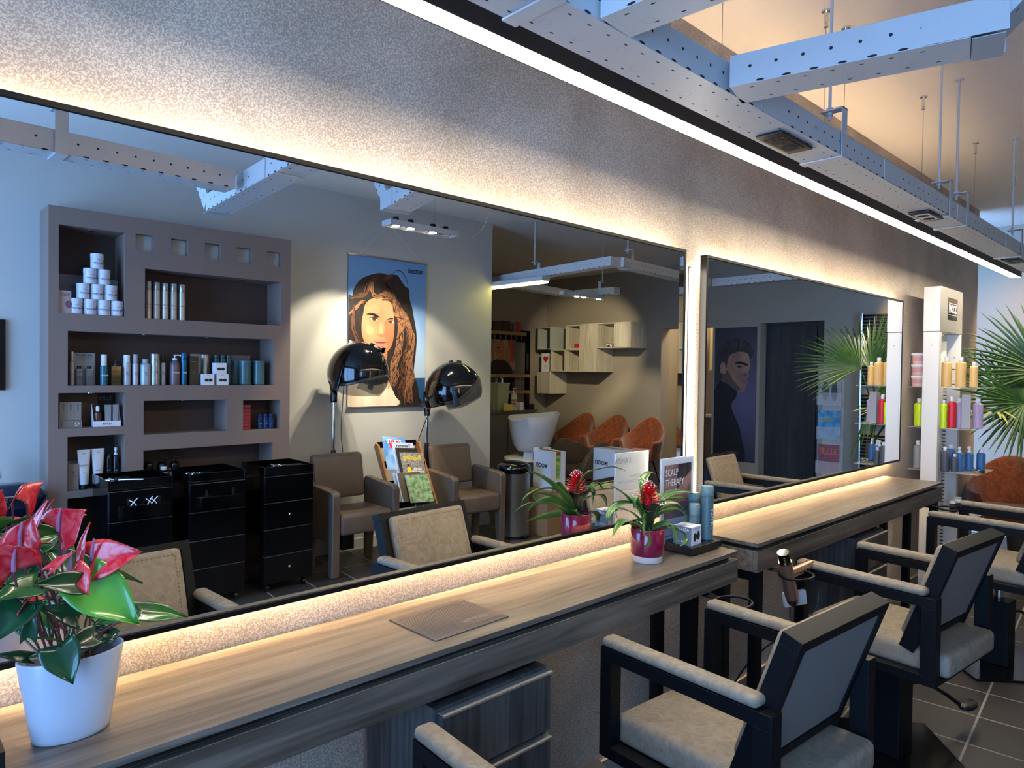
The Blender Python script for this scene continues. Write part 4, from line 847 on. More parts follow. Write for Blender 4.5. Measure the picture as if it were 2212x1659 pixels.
for i, x in enumerate((.985, 1.038)): bottle((x, YF-.01, Z3()), .022, .118, mat('smoky_glass', '#8d908f', .12, .6), black_plastic, 'square silver bottle in front of the GOAT card, ' + ('left one' if i == 0 else 'right one'), group=gB, caph=.14, capr=.5, sq=True, **colour_wow)
bottle((1.117, YF, Z3()), .0205, .192, colw[0][4], white_plastic, 'petrol blue bottle with a tall white cap in the long niche', group=gB, caph=.36, capr=.8, letter='MONEY', ink=wtx, ltsize=.014)
bottle((1.182, YF, Z3()), .036, .165, mat('gold_glass', '#b59a68', .12, .9), black_plastic, 'square gold bottle with a black pump in the long niche', group=gB, caph=.28, sq=True, neck=.012, pump=True)
bottle((1.246, YF, Z3()), .022, .193, mat('pearl_bottle', '#b9b6ba', .3, .2), white_plastic, 'pearl bottle with white cap, right of the gold bottle', group=gB, caph=.25, capr=.85, **colour_wow)
bottle((1.296, YF, Z3()), .018, .198, mat('pearl_bottle', '#b9b6ba', .3, .2), mat('pale_lid', '#9ea0a6', .3), 'slim pearl bottle with grey cap in the long niche', group=gB, caph=.3, capr=.8, **colour_wow)
bottle((1.354, YF, Z3()), .031, .168, mat('frost_bottle', '#9fa6ae', .3, .2), mat('pale_lid', '#9ea0a6', .3), 'round shouldered frosty bottle in the long niche', group=gB, caph=.14, capr=.6, shoulder=.14, **colour_wow)
bottle((1.413, YF, Z3()), .030, .205, silver, silver, 'wide silver spray can in the long niche', name='spray_can', group=gB, caph=.2, capr=.92, **colour_wow)
bottle((1.464, YF-.01, Z3()), .0175, .195, silver, black_plastic, 'slim silver can with a black cap in the long niche', name='spray_can', group=gB, caph=.25, capr=.85, **colour_wow)
bottle((1.534, YF, Z3()), .031, .205, mat('mauve_bottle', '#6d5358', .3, coat=.2), white_plastic, 'mauve pump bottle in the long niche', group=gB, caph=.2, shoulder=.25, neck=.013, pump=True, letter='KERATIN', ink=wtx, ltsize=.012)
bottle((1.593, YF, Z3()), .0205, .216, mat('deep_teal', '#1c5f78', .25, .4), mat('deep_teal', '#1c5f78', .25, .4), 'tall metallic blue tube bottle in the long niche', group=gB, caph=.22, capr=.97, letter='mo', ink=wtx, ltsize=.022)
def carton(x, y, z, w, d, h, m_, label, letters=(), group=None, rot=0, name='product_carton', ink=btx):
    t = thing(name, (x, y, z), label, 'box', group, rot); b_ = MB().box(-w/2, -d/2, .0003, w/2, d/2, h).build('carton', m_, t, bevel=.0006)
    for s_, sz, zz in letters: text(s_, sz, (0, d/2+.0005, zz*h), '+y', ink, b_, squash=.85)
    return t
carton(1.65, YF, Z3(), .055, .05, .195, mat('black_carton', '#14120f', .3), 'tall black carton with small gold print in the long niche', [('moroccan', .011, .8), ('oil', .014, .45)], ink=gold2)
carton(1.69, YF-.07, Z3(), .065, .02, .212, mat('grey_back_card', '#8b8a8f', .6), 'grey card standing behind the black carton')
bottle((1.752, YF-.075, Z3()), .034, .21, silver, silver, 'big silver can behind the white cartons', name='spray_can', group=gB, caph=.14, capr=.95)
wb = 'white scalp brush cartons in the long niche'
for x, z, lb_ in ((1.735, 0, 'lower left'), (1.832, 0, 'lower right'), (1.818, .0765, 'upper')):
    t = carton(x, YF+.02, Z3()+z, .078, .06, .0755, carton_w, 'small white carton with a black brush picture, ' + lb_ + ' of three in the long niche', [("L'ANZA", .007, .9)], group=wb)
    mm2 = MB()
    for cx, cz, r in ((-.012, .034, .013), (.014, .034, .0135)): mm2.add([(cx+r*cos(a*pi/8), .0306, cz+r*.8*sin(a*pi/8)) for a in range(16)], [tuple(range(16))])
    mm2.build('brush_picture', btx, t)
dteal = mat('dark_teal_bottle', '#2d4c50', .3, coat=.2); steel_teal = mat('steel_teal_tub', '#3d6268', .3, coat=.2)
for i, x in enumerate((1.83, 1.872, 1.915)): bottle((x, YF-.065, Z3()), .021, .208, dteal, dteal, 'dark teal bottle behind the white cartons, ' + ('left', 'middle', 'right')[i] + ' of three', group='dark teal bottles behind the white cartons', caph=.12, capr=.97)
for i, (x, y) in enumerate(((2.01, 0), (2.11, 0), (1.985, -.09), (2.075, -.09), (2.148, -.105))): bottle((x, YF+y-.01, Z3()), .043, .172, steel_teal, teal, 'wide teal bottle at the right of the long niche, ' + ('front left', 'front right', 'back left', 'back middle', 'back right')[i], group='wide teal bottles in the long niche', caph=.08, capr=.96, letter='healing', ink=gtx, ltsize=.018, spin=pi/2)
t = thing('display_card', (2.0, -3.52, Z3()), 'pale card behind the wide teal bottles', 'card'); MB().box(-.08, -.002, 0, .1, 0, .21).build('card', grey_card, t)
# small niches
kraft = mat('kraft_carton', '#7e7268', .6)
t = thing('display_carton', (.935, YF-.005, 1.1315), 'kraft display carton marked 42 with slim boxes, in the left small niche', 'display box')
MB().box(-.06, -.03, .0004, .06, .03, .045).build('tray', kraft, t); text('42', .03, (.035, .0306, .022), '+y', wtx, t)
for i in range(3):
    q = MB().box(-.055+i*.038, -.02, .046, -.019+i*.038, .02, .155).build('slim_box', mat('greige_box', '#8a8178', .5), t); text('MOOD', .014, (-.037+i*.038, .0206, .125), '+y', btx, q, spin=pi/2)
t = thing('display_carton', (1.13, YF-.005, 1.1315), 'white display carton marked GLYNT with small products, in the left small niche', 'display box')
MB().box(-.075, -.035, .0004, .075, .035, .034).build('tray', carton_w, t); text('GLYNT', .016, (-.0, .0356, .017), '+y', btx, t, bold=.0004); MB().prism([(-.0345, .034), (-.0345, .14), (-.02, .14), (.03, .034)], 0, -.0748, -.0725).prism([(-.0345, .034), (-.0345, .14), (-.02, .14), (.03, .034)], 0, .0725, .0748).build('side_wing', carton_w, t)
MB().box(-.005, -.02, .0345, .025, .02, .135).box(.035, -.02, .0345, .065, .02, .135).build('slim_box', mat('grey_slim', '#8f8b88', .5), t); MB().lathe([(.02, .0345), (.02, .085), (.009, .095)], (-.045, 0, 0), 16).build('brown_bottle', mat('brown_bottle', '#5a3524', .3), t)
MB().lathe([(.01, .0955), (.011, .12), (.006, .13)], (-.045, 0, 0), 12).build('white_pump', white_plastic, t)
t = thing('photo_card', (1.0, -3.55, 1.1315), 'dark photo card leaning at the back of the left small niche', 'card'); MB().box(-.12, -.002, 0, .12, 0, .20).build('card', mat('dark_photo_print', '#2b2220', .5, vary=((12, 12, 12), '#5c4238', 3, .5, .8)), t)
t = thing('photo_card', (1.165, -3.56, 1.1315), 'dark card with SUN lettering at the back of the left small niche', 'card'); MB().box(-.03, -.002, 0, .05, 0, .20).build('card', mat('dark_card', '#1d1718', .5), t); text('SUN', .04, (.0, .001, .17), '+y', gtx, t)
redc = mat('red_carton', '#8c1f2c', .45)
for i in range(7): carton(2.005, YF+.0, 1.0665+i*.0258, .062, .06, .025, redc, 'flat red carton, number %s from the bottom of the pile in the small right niche' % ('one', 'two', 'three', 'four', 'five', 'six', 'seven')[i], [('kc', .008, .5)], group='red cartons piled in the small right niche', ink=pink)
for i in range(3): bottle((2.125+i*.038, YF-.02+i*.01, 1.0665), .019, .108, mat('dark_blue_tube', '#18305c', .3), mat('dark_blue_tube', '#18305c', .3), 'small dark blue tube in the right small niche, ' + ('left', 'middle', 'right')[i] + ' of three', name='tube', group='dark blue tubes in the right small niche', caph=.2, capr=.8, letter='men', ink=wtx, ltsize=.01)
carton(.95, YF, .7525, .056, .045, .158, kraft, 'brown carton with a cross mark in the lower left niche', [('X', .03, .68), ('MULLERIN', .01, .52)])
carton(.965, YF-.075, .7525, .09, .06, .17, grey_card, 'grey carton behind the brown one in the lower left niche')
def tube_(x, y, z, w, h, m_, cap, label, letters, rot=0):
    t = thing('tube', (x, y, z), label, 'tube', 'white product tubes in the lower left niche', rot); hc = h*.12
    MB().lathe([(w*.62, 0), (w*.64, hc)], n=18).build('cap', cap, t)
    m = MB(); n = 24; vs = []
    for j in range(7):
        k = j/6; ry = w*.66*(1-k)**.8+.0012
        vs += [((w*.68+(w-w*.68)*k)*cos(2*pi*i/n), ry*sin(2*pi*i/n), hc+.0006+(h-hc)*k) for i in range(n)]
    m.add(vs, [(j*n+i, j*n+(i+1) % n, (j+1)*n+(i+1) % n, (j+1)*n+i) for j in range(6) for i in range(n)] + [tuple(range(n))[::-1], tuple(6*n+i for i in range(n))])
    b_ = m.build('body', m_, t, smooth=60)
    for s_, sz, zz in letters: text(s_, sz, (0, w*.66*max(.02, (1-zz))**.8+.004, h*zz), '+y', btx, b_, squash=.8)
tube_(1.008, YF+.01, .7525, .036, .24, mat('white_tube', '#c6c5c6', .35), black_plastic, 'white tube marked VITAPLEX in the lower left niche', [('A.S.P', .012, .9), ('VITAPLEX', .015, .6), ('— x —', .014, .42)])
tube_(1.086, YF-.0, .7525, .036, .242, mat('white_tube', '#c6c5c6', .35), black_plastic, 'white tube right of the VITAPLEX tube in the lower left niche', [('A.S.P', .012, .9), ('KITOKO', .012, .45)])
for i, x in enumerate((1.15, 1.192)): bottle((x, YF-.03, .7525), .018, .25-.01*i, mat('midnight_bottle', '#11131c', .2, coat=.3), white_plastic if i else black_plastic, 'dark blue black spray bottle in the lower left niche, ' + ('left' if i == 0 else 'right with the white head'), group='dark spray bottles in the lower left niche', caph=.2, capr=.6, neck=.01, shoulder=.15, spray=True, letter='A.S.P', ink=wtx, ltsize=.01)
for i, (x, h, lb_) in enumerate(((1.39, .18, 'left'), (1.47, .17, 'middle'), (1.55, .17, 'right'))): bottle((x, YF-.05, .7405), .03, h, mat('nearly_black_bottle', '#15130f', .25, coat=.2), black_plastic, 'black pump bottle in the lower long niche, ' + lb_ + ' of three', group='black pump bottles in the lower niche', caph=.2, neck=.012, shoulder=.2, pump=True)
bottle((1.465, YF+.01, .7405), .024, .11, mat('nearly_black_bottle', '#15130f', .25, coat=.2), white_plastic, 'short white capped bottle in the lower long niche', caph=.2, capr=.8, band=(.3, .7, paper))
bottle((.935, YF, .3105), .016, .15, mat('midnight_bottle', '#11131c', .2, coat=.3), black_plastic, 'slim dark bottle in the lowest left niche', caph=.25, capr=.8, letter='mood', ink=gtx, ltsize=.014, spin=pi/2)

# ---- black trolleys
def trolley(x0, label, open_=True, knob=False):
    t = thing('trolley', (x0, -3.30, 0), label, 'trolley', 'gloss black drawer trolleys'); w, d, h = .345, .37, .85
    m = MB(); m.box(0, 0, .06, .008, d-.02, h-.06); m.box(w-.008, 0, .06, w, d-.02, h-.06); m.box(.008, 0, .06, w-.008, .008, h-.06); m.box(.008, .008, .06, w-.008, d-.02, .07); m.build('carcass', black_gloss2, t, bevel=.001)
    m = MB(); m.box(-.004, -.004, h-.059, w+.004, d, h-.05); m.box(-.004, -.004, h-.05, .006, d, h); m.box(w-.006, -.004, h-.05, w+.004, d, h); m.box(.006, -.004, h-.05, w-.006, .006, h); m.box(.006, d-.01, h-.05, w-.006, d, h)
    m.build('top_tray', black_gloss, t, bevel=.0015)
    for i in range(4):
        z0 = .075+i*.178; q = MB().box(.0, d-.0195, z0, w, d, z0+.174).build('drawer', black_gloss2, t, bevel=.0018)
        MB().box(.0, d-.0198, z0+.1742, w, d-.002, z0+.1755).build('edge_line', mat('grey_edge', '#6f6c68', .4), q)
        if knob and i in (0, 2): MB().lathe([(.006, 0), (.009, .004), (.009, .012), (.006, .016), (.0005, .0165)], (0, 0, 0), 16, Matrix.Translation((w*.5, d+.0002, z0+.09)) @ Matrix.Rotation(-pi/2, 4, 'X')).build('knob', chrome, q)
    if open_:
        m = MB(); a, b, z = .05, w-.03, h-.15; m.box(a, d+.001, z-.07, b, d+.006, z); m.box(a, d+.05, z-.07, b, d+.055, z+.004); m.box(a, d+.006, z-.07, b, d+.05, z-.065); m.box(a, d+.006, z-.065, a+.004, d+.05, z); m.box(b-.004, d+.006, z-.065, b, d+.05, z)
        q = m.build('front_pocket', black_gloss, t, bevel=.001)
        for x in (a+.05, b-.05): MB().box(x-.008, d+.0012, z+.001, x+.008, d+.004, z+.04).build('hook', mat('bronze_hook', '#3a3630', .3, .6), q)
    for x in (.04, w-.04):
        for y in (.05, d-.06):
            m = MB(); m.box(x-.012, y-.012, .05, x+.012, y+.012, .059); m.cyl((x-.01, y, .024), (x+.01, y, .024), .0235, n=18); m.build('caster', black_plastic, t)
    return t
trolley(1.04, 'black trolley with open top tray, left of the three, nearest the anthurium in the mirror'); trolley(1.482, 'black trolley in the middle of the three'); trolley(1.958, 'black trolley with round knobs, right of the three, beside the brown armchair', False, True)
def scissors(loc, rz, label):
    t = thing('scissors', loc, label, 'scissors', 'chrome scissors lying on the trolleys', rz)
    m = MB()
    for s in (-1, 1):
        m.tube([(.03*cos(a*pi/8)-.05, s*.024+.016*sin(a*pi/8), .004) for a in range(17)], .003, 6); m.box(-.018, s*.013-.003, .001, .12, s*.004+.002, .004)
    m.build('blades', chrome, t); return t
scissors((1.11, -2.955, .851), .6, 'chrome scissors on the edge of the left trolley'); scissors((1.28, -3.2, .7925+.002), -.3, 'chrome scissors in the top tray of the left trolley'); scissors((1.55, -2.955, .851), -.4, 'chrome scissors on the edge of the middle trolley'); scissors((2.1, -2.955, .851), .2, 'chrome scissors on the edge of the right trolley')
for i, (x, rz) in enumerate(((1.16, .2), (1.245, -.4), (1.27, .5))):
    t = thing('hair_clip', (x, -2.895, .700), 'white sectioning clip in the front pocket of the left trolley', 'hair clip', 'white clips in the left trolley pocket', rz); MB().tube(spline([(-.02, 0, -.03), (-.014, 0, .0), (.0, 0, .022), (.02, 0, .045)], 5), .003, 6).tube(spline([(.02, 0, -.03), (.014, 0, .0), (.0, .001, .02), (-.022, 0, .035)], 5), .003, 6).build('clip', white_plastic, t)

# ---- speaker, framed picture at the far left
t = thing('boombox', (.60, -3.30, .62), 'rounded blue black stereo at the left edge, beside the brown shelving unit', 'stereo', rotz=R(-6))
m = MB(); n = 24; vs = []
for j in range(9):
    k = j/8; z = .21*k; rr = (math.sin(min(1, .35+k*.9)*pi/2) if k < .6 else math.cos((k-.6)/.4*pi/2*.8)**.5); vs += [(.20*math.copysign(abs(cos(2*pi*i/n))**.55, cos(2*pi*i/n))*rr, .11*math.copysign(abs(sin(2*pi*i/n))**.55, sin(2*pi*i/n))*rr, z) for i in range(n)]
m.add(vs, [(j*n+i, j*n+(i+1) % n, (j+1)*n+(i+1) % n, (j+1)*n+i) for j in range(8) for i in range(n)]+[tuple(range(n))[::-1], tuple(8*n+i for i in range(n))]); b_ = m.build('body', mat('midnight_gloss', '#0b1930', .15, coat=.5), t, smooth=60); text('SONY', .032, (-.05, .114, .135), '+y', silver, b_)
t = thing('stereo_cabinet', (.32, -3.58, 0), 'dark low cabinet under the stereo', 'cabinet'); MB().box(0, 0, .0005, .46, .42, .60).build('body', black_gloss2, t); MB().box(-.01, -.01, .6005, .47, .43, .6195).build('top', black_gloss2, t); MB().box(.01, .4205, .03, .45, .432, .58).build('door', black_gloss2, t)
t = thing('framed_picture', (.35, -3.597, 1.357), 'black framed picture at the left edge of the mirror', 'picture')
MB().box(0, 0, 0, .03, .02, .422).box(.262, 0, 0, .292, .02, .422).box(.03, 0, 0, .262, .02, .03).box(.03, 0, .392, .262, .02, .422).build('frame', black_frame, t); MB().box(.03, .001, .03, .262, .008, .392).build('print', mat('pale_print', '#b9c4cf', .5, vary=((7, 7, 7), '#c49aa0', 3, .45, .7)), t)
t = thing('paper_cone', (.56, -3.42, .832), 'pale tapering object standing on the stereo at the left edge', 'ornament'); MB().lathe([(.02, 0), (.045, .03), (.03, .1), (.012, .13)], n=16).build('body', paper, t)

# ---- poster of a woman with long curly hair
t = thing('hanging_poster', (2.943, -3.585, 1.195), 'large hanging poster of a woman with long wavy brown hair, between the two hood dryers', 'poster')
PW, PH = .790, 1.263
sky_print = node_mat('poster_sky', lambda nt, b: (lambda tc, sx, cr: (nt.links.new(tc.outputs['Object'], sx.inputs[0]), nt.links.new(sx.outputs['Z'], cr.inputs[0]), nt.links.new(cr.outputs[0], b.inputs['Base Color'])))(nt.nodes.new('ShaderNodeTexCoord'), nt.nodes.new('ShaderNodeSeparateXYZ'), (lambda c: (setattr(c.color_ramp.elements[0], 'color', lin('#b9c6d8')), setattr(c.color_ramp.elements[1], 'color', lin('#5a8ac0')), setattr(c.color_ramp.elements[1], 'position', 1.0), c)[-1])(nt.nodes.new('ShaderNodeValToRGB'))))
sheet = MB().box(0, -.001, 0, PW, .0, PH).build('poster_sheet', sky_print, t); MB().box(-.006, -.004, PH-.001, PW+.006, .006, PH+.012).box(-.006, -.004, -.012, PW+.006, .006, .001).build('hanging_rail', steel, t)
MB().tube([(.10, 0, PH+.012), (.40, .0, PH+.30)], .0009, 5).tube([(.74, 0, PH+.012), (.40, .0, PH+.30)], .0009, 5).build('hanging_cord', white_plastic, t)
def up(px, py):   # drawing grid of the poster artwork
    u = (px-70)/800; top = 38+117*u; return (u*PW, (1-(py-top)/(1590-top))*PH)
def paint_poly(pts, layer, m_, name, parent, mp=up, closed=6, axis=1, base=0.0, sgn=1):
    P_ = [mp(*p) for p in pts]; P_ = spline([(a, b, 0) for a, b in P_], closed, True) if closed else [Vector((a, b, 0)) for a, b in P_]
    y = base + sgn*(.0006*layer+.0003)
    cl = lambda v: (min(max(v.x, .001), mp.lim[0]-.001), min(max(v.y, .001), mp.lim[1]-.001)); V_ = [cl(v) for v in P_]
    m = MB(); m.add([(a, y, b) if axis == 1 else (y, -a, b) for a, b in V_], [tuple(range(len(V_)))])
    o = m.build(name, m_, parent, smooth=0); return o
up.lim = (PW, PH)
sea = mat('sea_print', '#1c4a78', .6); hair_d = mat('hair_dark_print', '#2a1a14', .6, vary=((34, 34, 5), '#120c0b', 4, .35, .65, 1.2)); hair_m = mat('hair_mid_print', '#5d3a28', .6); hair_l = mat('hair_light_print', '#8f6143', .6); skin_p = mat('skin_poster', '#c28a62', .6, vary=((3, 3, 3), '#a46f4b', 1, .3, .7)); skin_s = mat('skin_shade_print', '#9a6443', .6); lip_p = mat('lip_print', '#c0675a', .6); lip_d = mat('lip_dark_print', '#6b2a25', .6); eye_d = mat('eye_dark_print', '#1b100c', .6); eye_w = mat('eye_white_print', '#c9b6a6', .6); shirt_p = mat('cream_shirt_print', '#e3d3bd', .6, vary=((8, 8, 2), '#cdb79e', 2, .4, .7)); eye_b = mat('iris_print', '#4a2c1a', .6); skin_h = mat('skin_light_print', '#c89268', .6)
paint_poly([(742, 1310), (870, 1312), (870, 1590), (742, 1590)], 0, sea, 'sea', sheet, closed=0)
paint_poly([(70, 480), (110, 470), (118, 400), (170, 310), (250, 260), (370, 230), (460, 250), (550, 252), (590, 300), (640, 370), (680, 400), (690, 500), (720, 600), (740, 700), (765, 830), (770, 950), (760, 1080), (745, 1250), (790, 1400), (800, 1500), (830, 1580), (560, 1585), (430, 1200), (300, 1020), (190, 980), (75, 960)], 1, hair_d, 'hair_mass', sheet)
paint_poly([(235, 545), (300, 490), (400, 480), (480, 520), (515, 570), (525, 700), (530, 800), (520, 900), (500, 980), (450, 1030), (400, 1055), (350, 1040), (290, 1000), (235, 940), (205, 850), (200, 740), (215, 640)], 2, skin_p, 'face', sheet)
paint_poly([(340, 1010), (450, 1000), (450, 1120), (420, 1230), (380, 1150), (330, 1060)], 2, skin_s, 'neck', sheet)
paint_poly([(430, 720), (520, 700), (528, 820), (515, 930), (480, 1010), (430, 1040), (455, 960), (440, 900), (420, 860), (430, 800)], 3, skin_s, 'face_shade', sheet)
paint_poly([(250, 600), (300, 560), (360, 560), (380, 620), (330, 640)], 3, skin_h, 'forehead_light', sheet); paint_poly([(235, 780), (270, 760), (320, 800), (300, 850), (250, 850)], 3, skin_h, 'cheek_light', sheet)
paint_poly([(240, 650), (290, 636), (340, 650), (378, 684), (340, 678), (290, 656)], 4, eye_d, 'eyebrow', sheet); paint_poly([(455, 708), (480, 690), (515, 692), (512, 704), (480, 706)], 4, eye_d, 'eyebrow', sheet)
paint_poly([(275, 690), (300, 678), (335, 684), (358, 708), (330, 716), (300, 712)], 4, eye_w, 'eye', sheet); paint_poly([(460, 738), (485, 722), (515, 726), (520, 742), (490, 748)], 4, eye_w, 'eye', sheet)
paint_poly(circ(8, 20, 20, 322, 696), 5, eye_b, 'iris', sheet); paint_poly(circ(8, 15, 15, 490, 734), 5, eye_b, 'iris', sheet); paint_poly([(268, 692), (300, 674), (340, 678), (362, 708), (338, 690), (300, 684)], 6, eye_d, 'eyelid', sheet); paint_poly([(455, 738), (485, 716), (520, 722), (485, 726)], 6, eye_d, 'eyelid', sheet)
paint_poly([(352, 850), (375, 862), (400, 852), (430, 866), (442, 850), (425, 876), (395, 880), (365, 866)], 4, skin_s, 'nostrils', sheet); paint_poly([(380, 740), (400, 740), (410, 830), (395, 850), (375, 830)], 4, skin_h, 'nose_light', sheet)
paint_poly([(318, 918), (350, 906), (385, 912), (410, 906), (450, 930), (420, 936), (350, 934)], 5, lip_p, 'upper_lip', sheet); paint_poly([(330, 928), (380, 932), (445, 936), (420, 946), (360, 944)], 6, lip_d, 'mouth', sheet); paint_poly([(340, 944), (390, 948), (440, 944), (425, 972), (390, 982), (355, 970)], 5, lip_p, 'lower_lip', sheet)
paint_poly([(75, 970), (120, 925), (200, 950), (290, 1010), (350, 1110), (420, 1220), (480, 1350), (540, 1480), (570, 1585), (70, 1585)], 5, shirt_p, 'cream_shirt', sheet)
rnd = random.Random(3)
def strands(seed_pts, n, jit, w_, lay, m_, name, wave=0):
    m = MB()
    for k in range(n):
        ox, oy = rnd.uniform(-jit, jit), rnd.uniform(-jit*.6, jit*.6); ph_ = rnd.uniform(0, 6); am = rnd.uniform(.5, 1.3)*wave
        P_ = spline([(x+ox*(.3+.7*i/len(seed_pts)), y+oy, 0) for i, (x, y) in enumerate(seed_pts)], 7); N_ = len(P_); L_ = []; R_ = []
        for i, p in enumerate(P_):
            d = (P_[min(i+1, N_-1)]-P_[max(0, i-1)]).normalized(); s = Vector((-d.y, d.x, 0)); p = p + s*sin(ph_+i*.75)*am; ww = w_*(.35+.65*sin(pi*i/(N_-1)))*rnd.uniform(.8, 1.1)
            for arr, q in ((L_, p-s*ww), (R_, p+s*ww)):
                a, b = up(q.x, q.y); arr.append((min(max(a, .001), PW-.001), .0006*(lay+.25*(k % 3))+.0003, min(max(b, .001), PH-.001)))
        m.add(L_+R_, [(i, i+1, N_+i+1, N_+i) for i in range(N_-1)])
    return m.build(name, m_, sheet, smooth=0)
strands([(500, 250), (420, 300), (470, 400), (540, 520), (590, 640), (640, 760)], 16, 34, 4, 7, hair_m, 'hair_strands', 4); strands([(420, 430), (500, 480), (560, 600), (600, 740), (590, 900), (570, 1050), (530, 1180), (540, 1300), (490, 1400)], 16, 46, 3.4, 8, hair_l, 'hair_strands', 10)
strands([(560, 560), (640, 700), (690, 850), (680, 1000), (640, 1150), (650, 1300), (620, 1420), (650, 1540)], 22, 62, 4, 8, hair_m, 'hair_strands', 13); strands([(600, 620), (690, 800), (720, 950), (690, 1120), (710, 1300), (680, 1440), (700, 1560)], 16, 52, 3.2, 9, hair_l, 'hair_strands', 13)
strands([(80, 480), (150, 470), (230, 440), (260, 360), (330, 290)], 9, 26, 5, 7, hair_m, 'hair_strands', 3); strands([(76, 640), (120, 600), (170, 540), (215, 510)], 6, 24, 5, 7, hair_l, 'hair_strands', 3); strands([(260, 400), (300, 340), (300, 440), (360, 470), (440, 440)], 8, 30, 4, 9, hair_l, 'hair_strands', 3)
strands([(130, 560), (110, 700), (130, 850), (170, 950)], 8, 26, 4, 7, hair_m, 'hair_strands', 5); strands([(500, 240), (560, 205), (620, 240), (665, 350)], 2, 6, 4, 7, hair_m, 'hair_strands', 0); strands([(400, 500), (470, 500), (520, 560), (545, 660), (620, 700), (660, 760)], 9, 22, 5, 9, hair_l, 'hair_strands', 5)
text('TREZZINE', .045, (.67, .006, PH-.078), '+y', btx, t, squash=.8, bold=.0012)
# ---- spotlight bar above the poster
t = thing('spotlight_bar', (3.18, VY(2.80), 2.585), 'pale rectangular ceiling bar with four spotlights in front of the poster', 'lamp')
m = MB(); m.box(-.32, -.06, 0, .32, -.052, .04).box(-.32, .052, 0, .32, .06, .04).box(-.32, -.052, 0, -.312, .052, .04).box(.312, -.052, 0, .32, .052, .04).box(-.312, -.052, .03, .312, .052, .038); m.build('housing', white_metal, t, bevel=.001)
for i, x in enumerate((-.235, -.10, .11, .235)):
    o = MB().lathe([(.042, .004), (.03, .028)], (x, 0, 0), 20, cap=False).build('reflector', chrome, t)
    MB().lathe([(.001, .003), (.030, .003)], (x, 0, 0), 18, cap=False).build('bulb', mat('lamp_bulb', '#ffffff', .4, emit='#fff0d2', es=25) if i < 3 else white_plastic, o); MB().lathe([(.02, .0385), (.024, .05), (.022, .072), (.001, .075)], (x, 0, 0), 16).build('lamp_back', black_plastic, t)
for x in (-.13, .13): MB().tube([(x-.03, 0, .038), (x, 0, .09), (x, 0, .36)], .001, 5).tube([(x+.03, 0, .038), (x, 0, .09)], .001, 5).cyl((x, 0, .088), (x, 0, .13), .005, n=8).build('wire', steel, t)
MB().tube(spline([(.32, 0, .02), (.42, 0, -.02), (.52, 0, .03), (.56, .1, .12), (.56, .2, .30)], 8), .003, 6).build('cord', mat('beige_cord', '#b7a47c', .6), t)
for x, tx, tz, e in ((2.95, 2.75, 1.3, 25), (3.08, 3.2, 1.5, 27), (3.29, 3.75, 1.0, 24)):
    s = light('poster_spot', 'SPOT', (x, VY(2.80), 2.57), e, (1, .9, .68), spot_size=R(62), spot_blend=.45, shadow_soft_size=.022); aim(s, (tx, -3.6, tz))

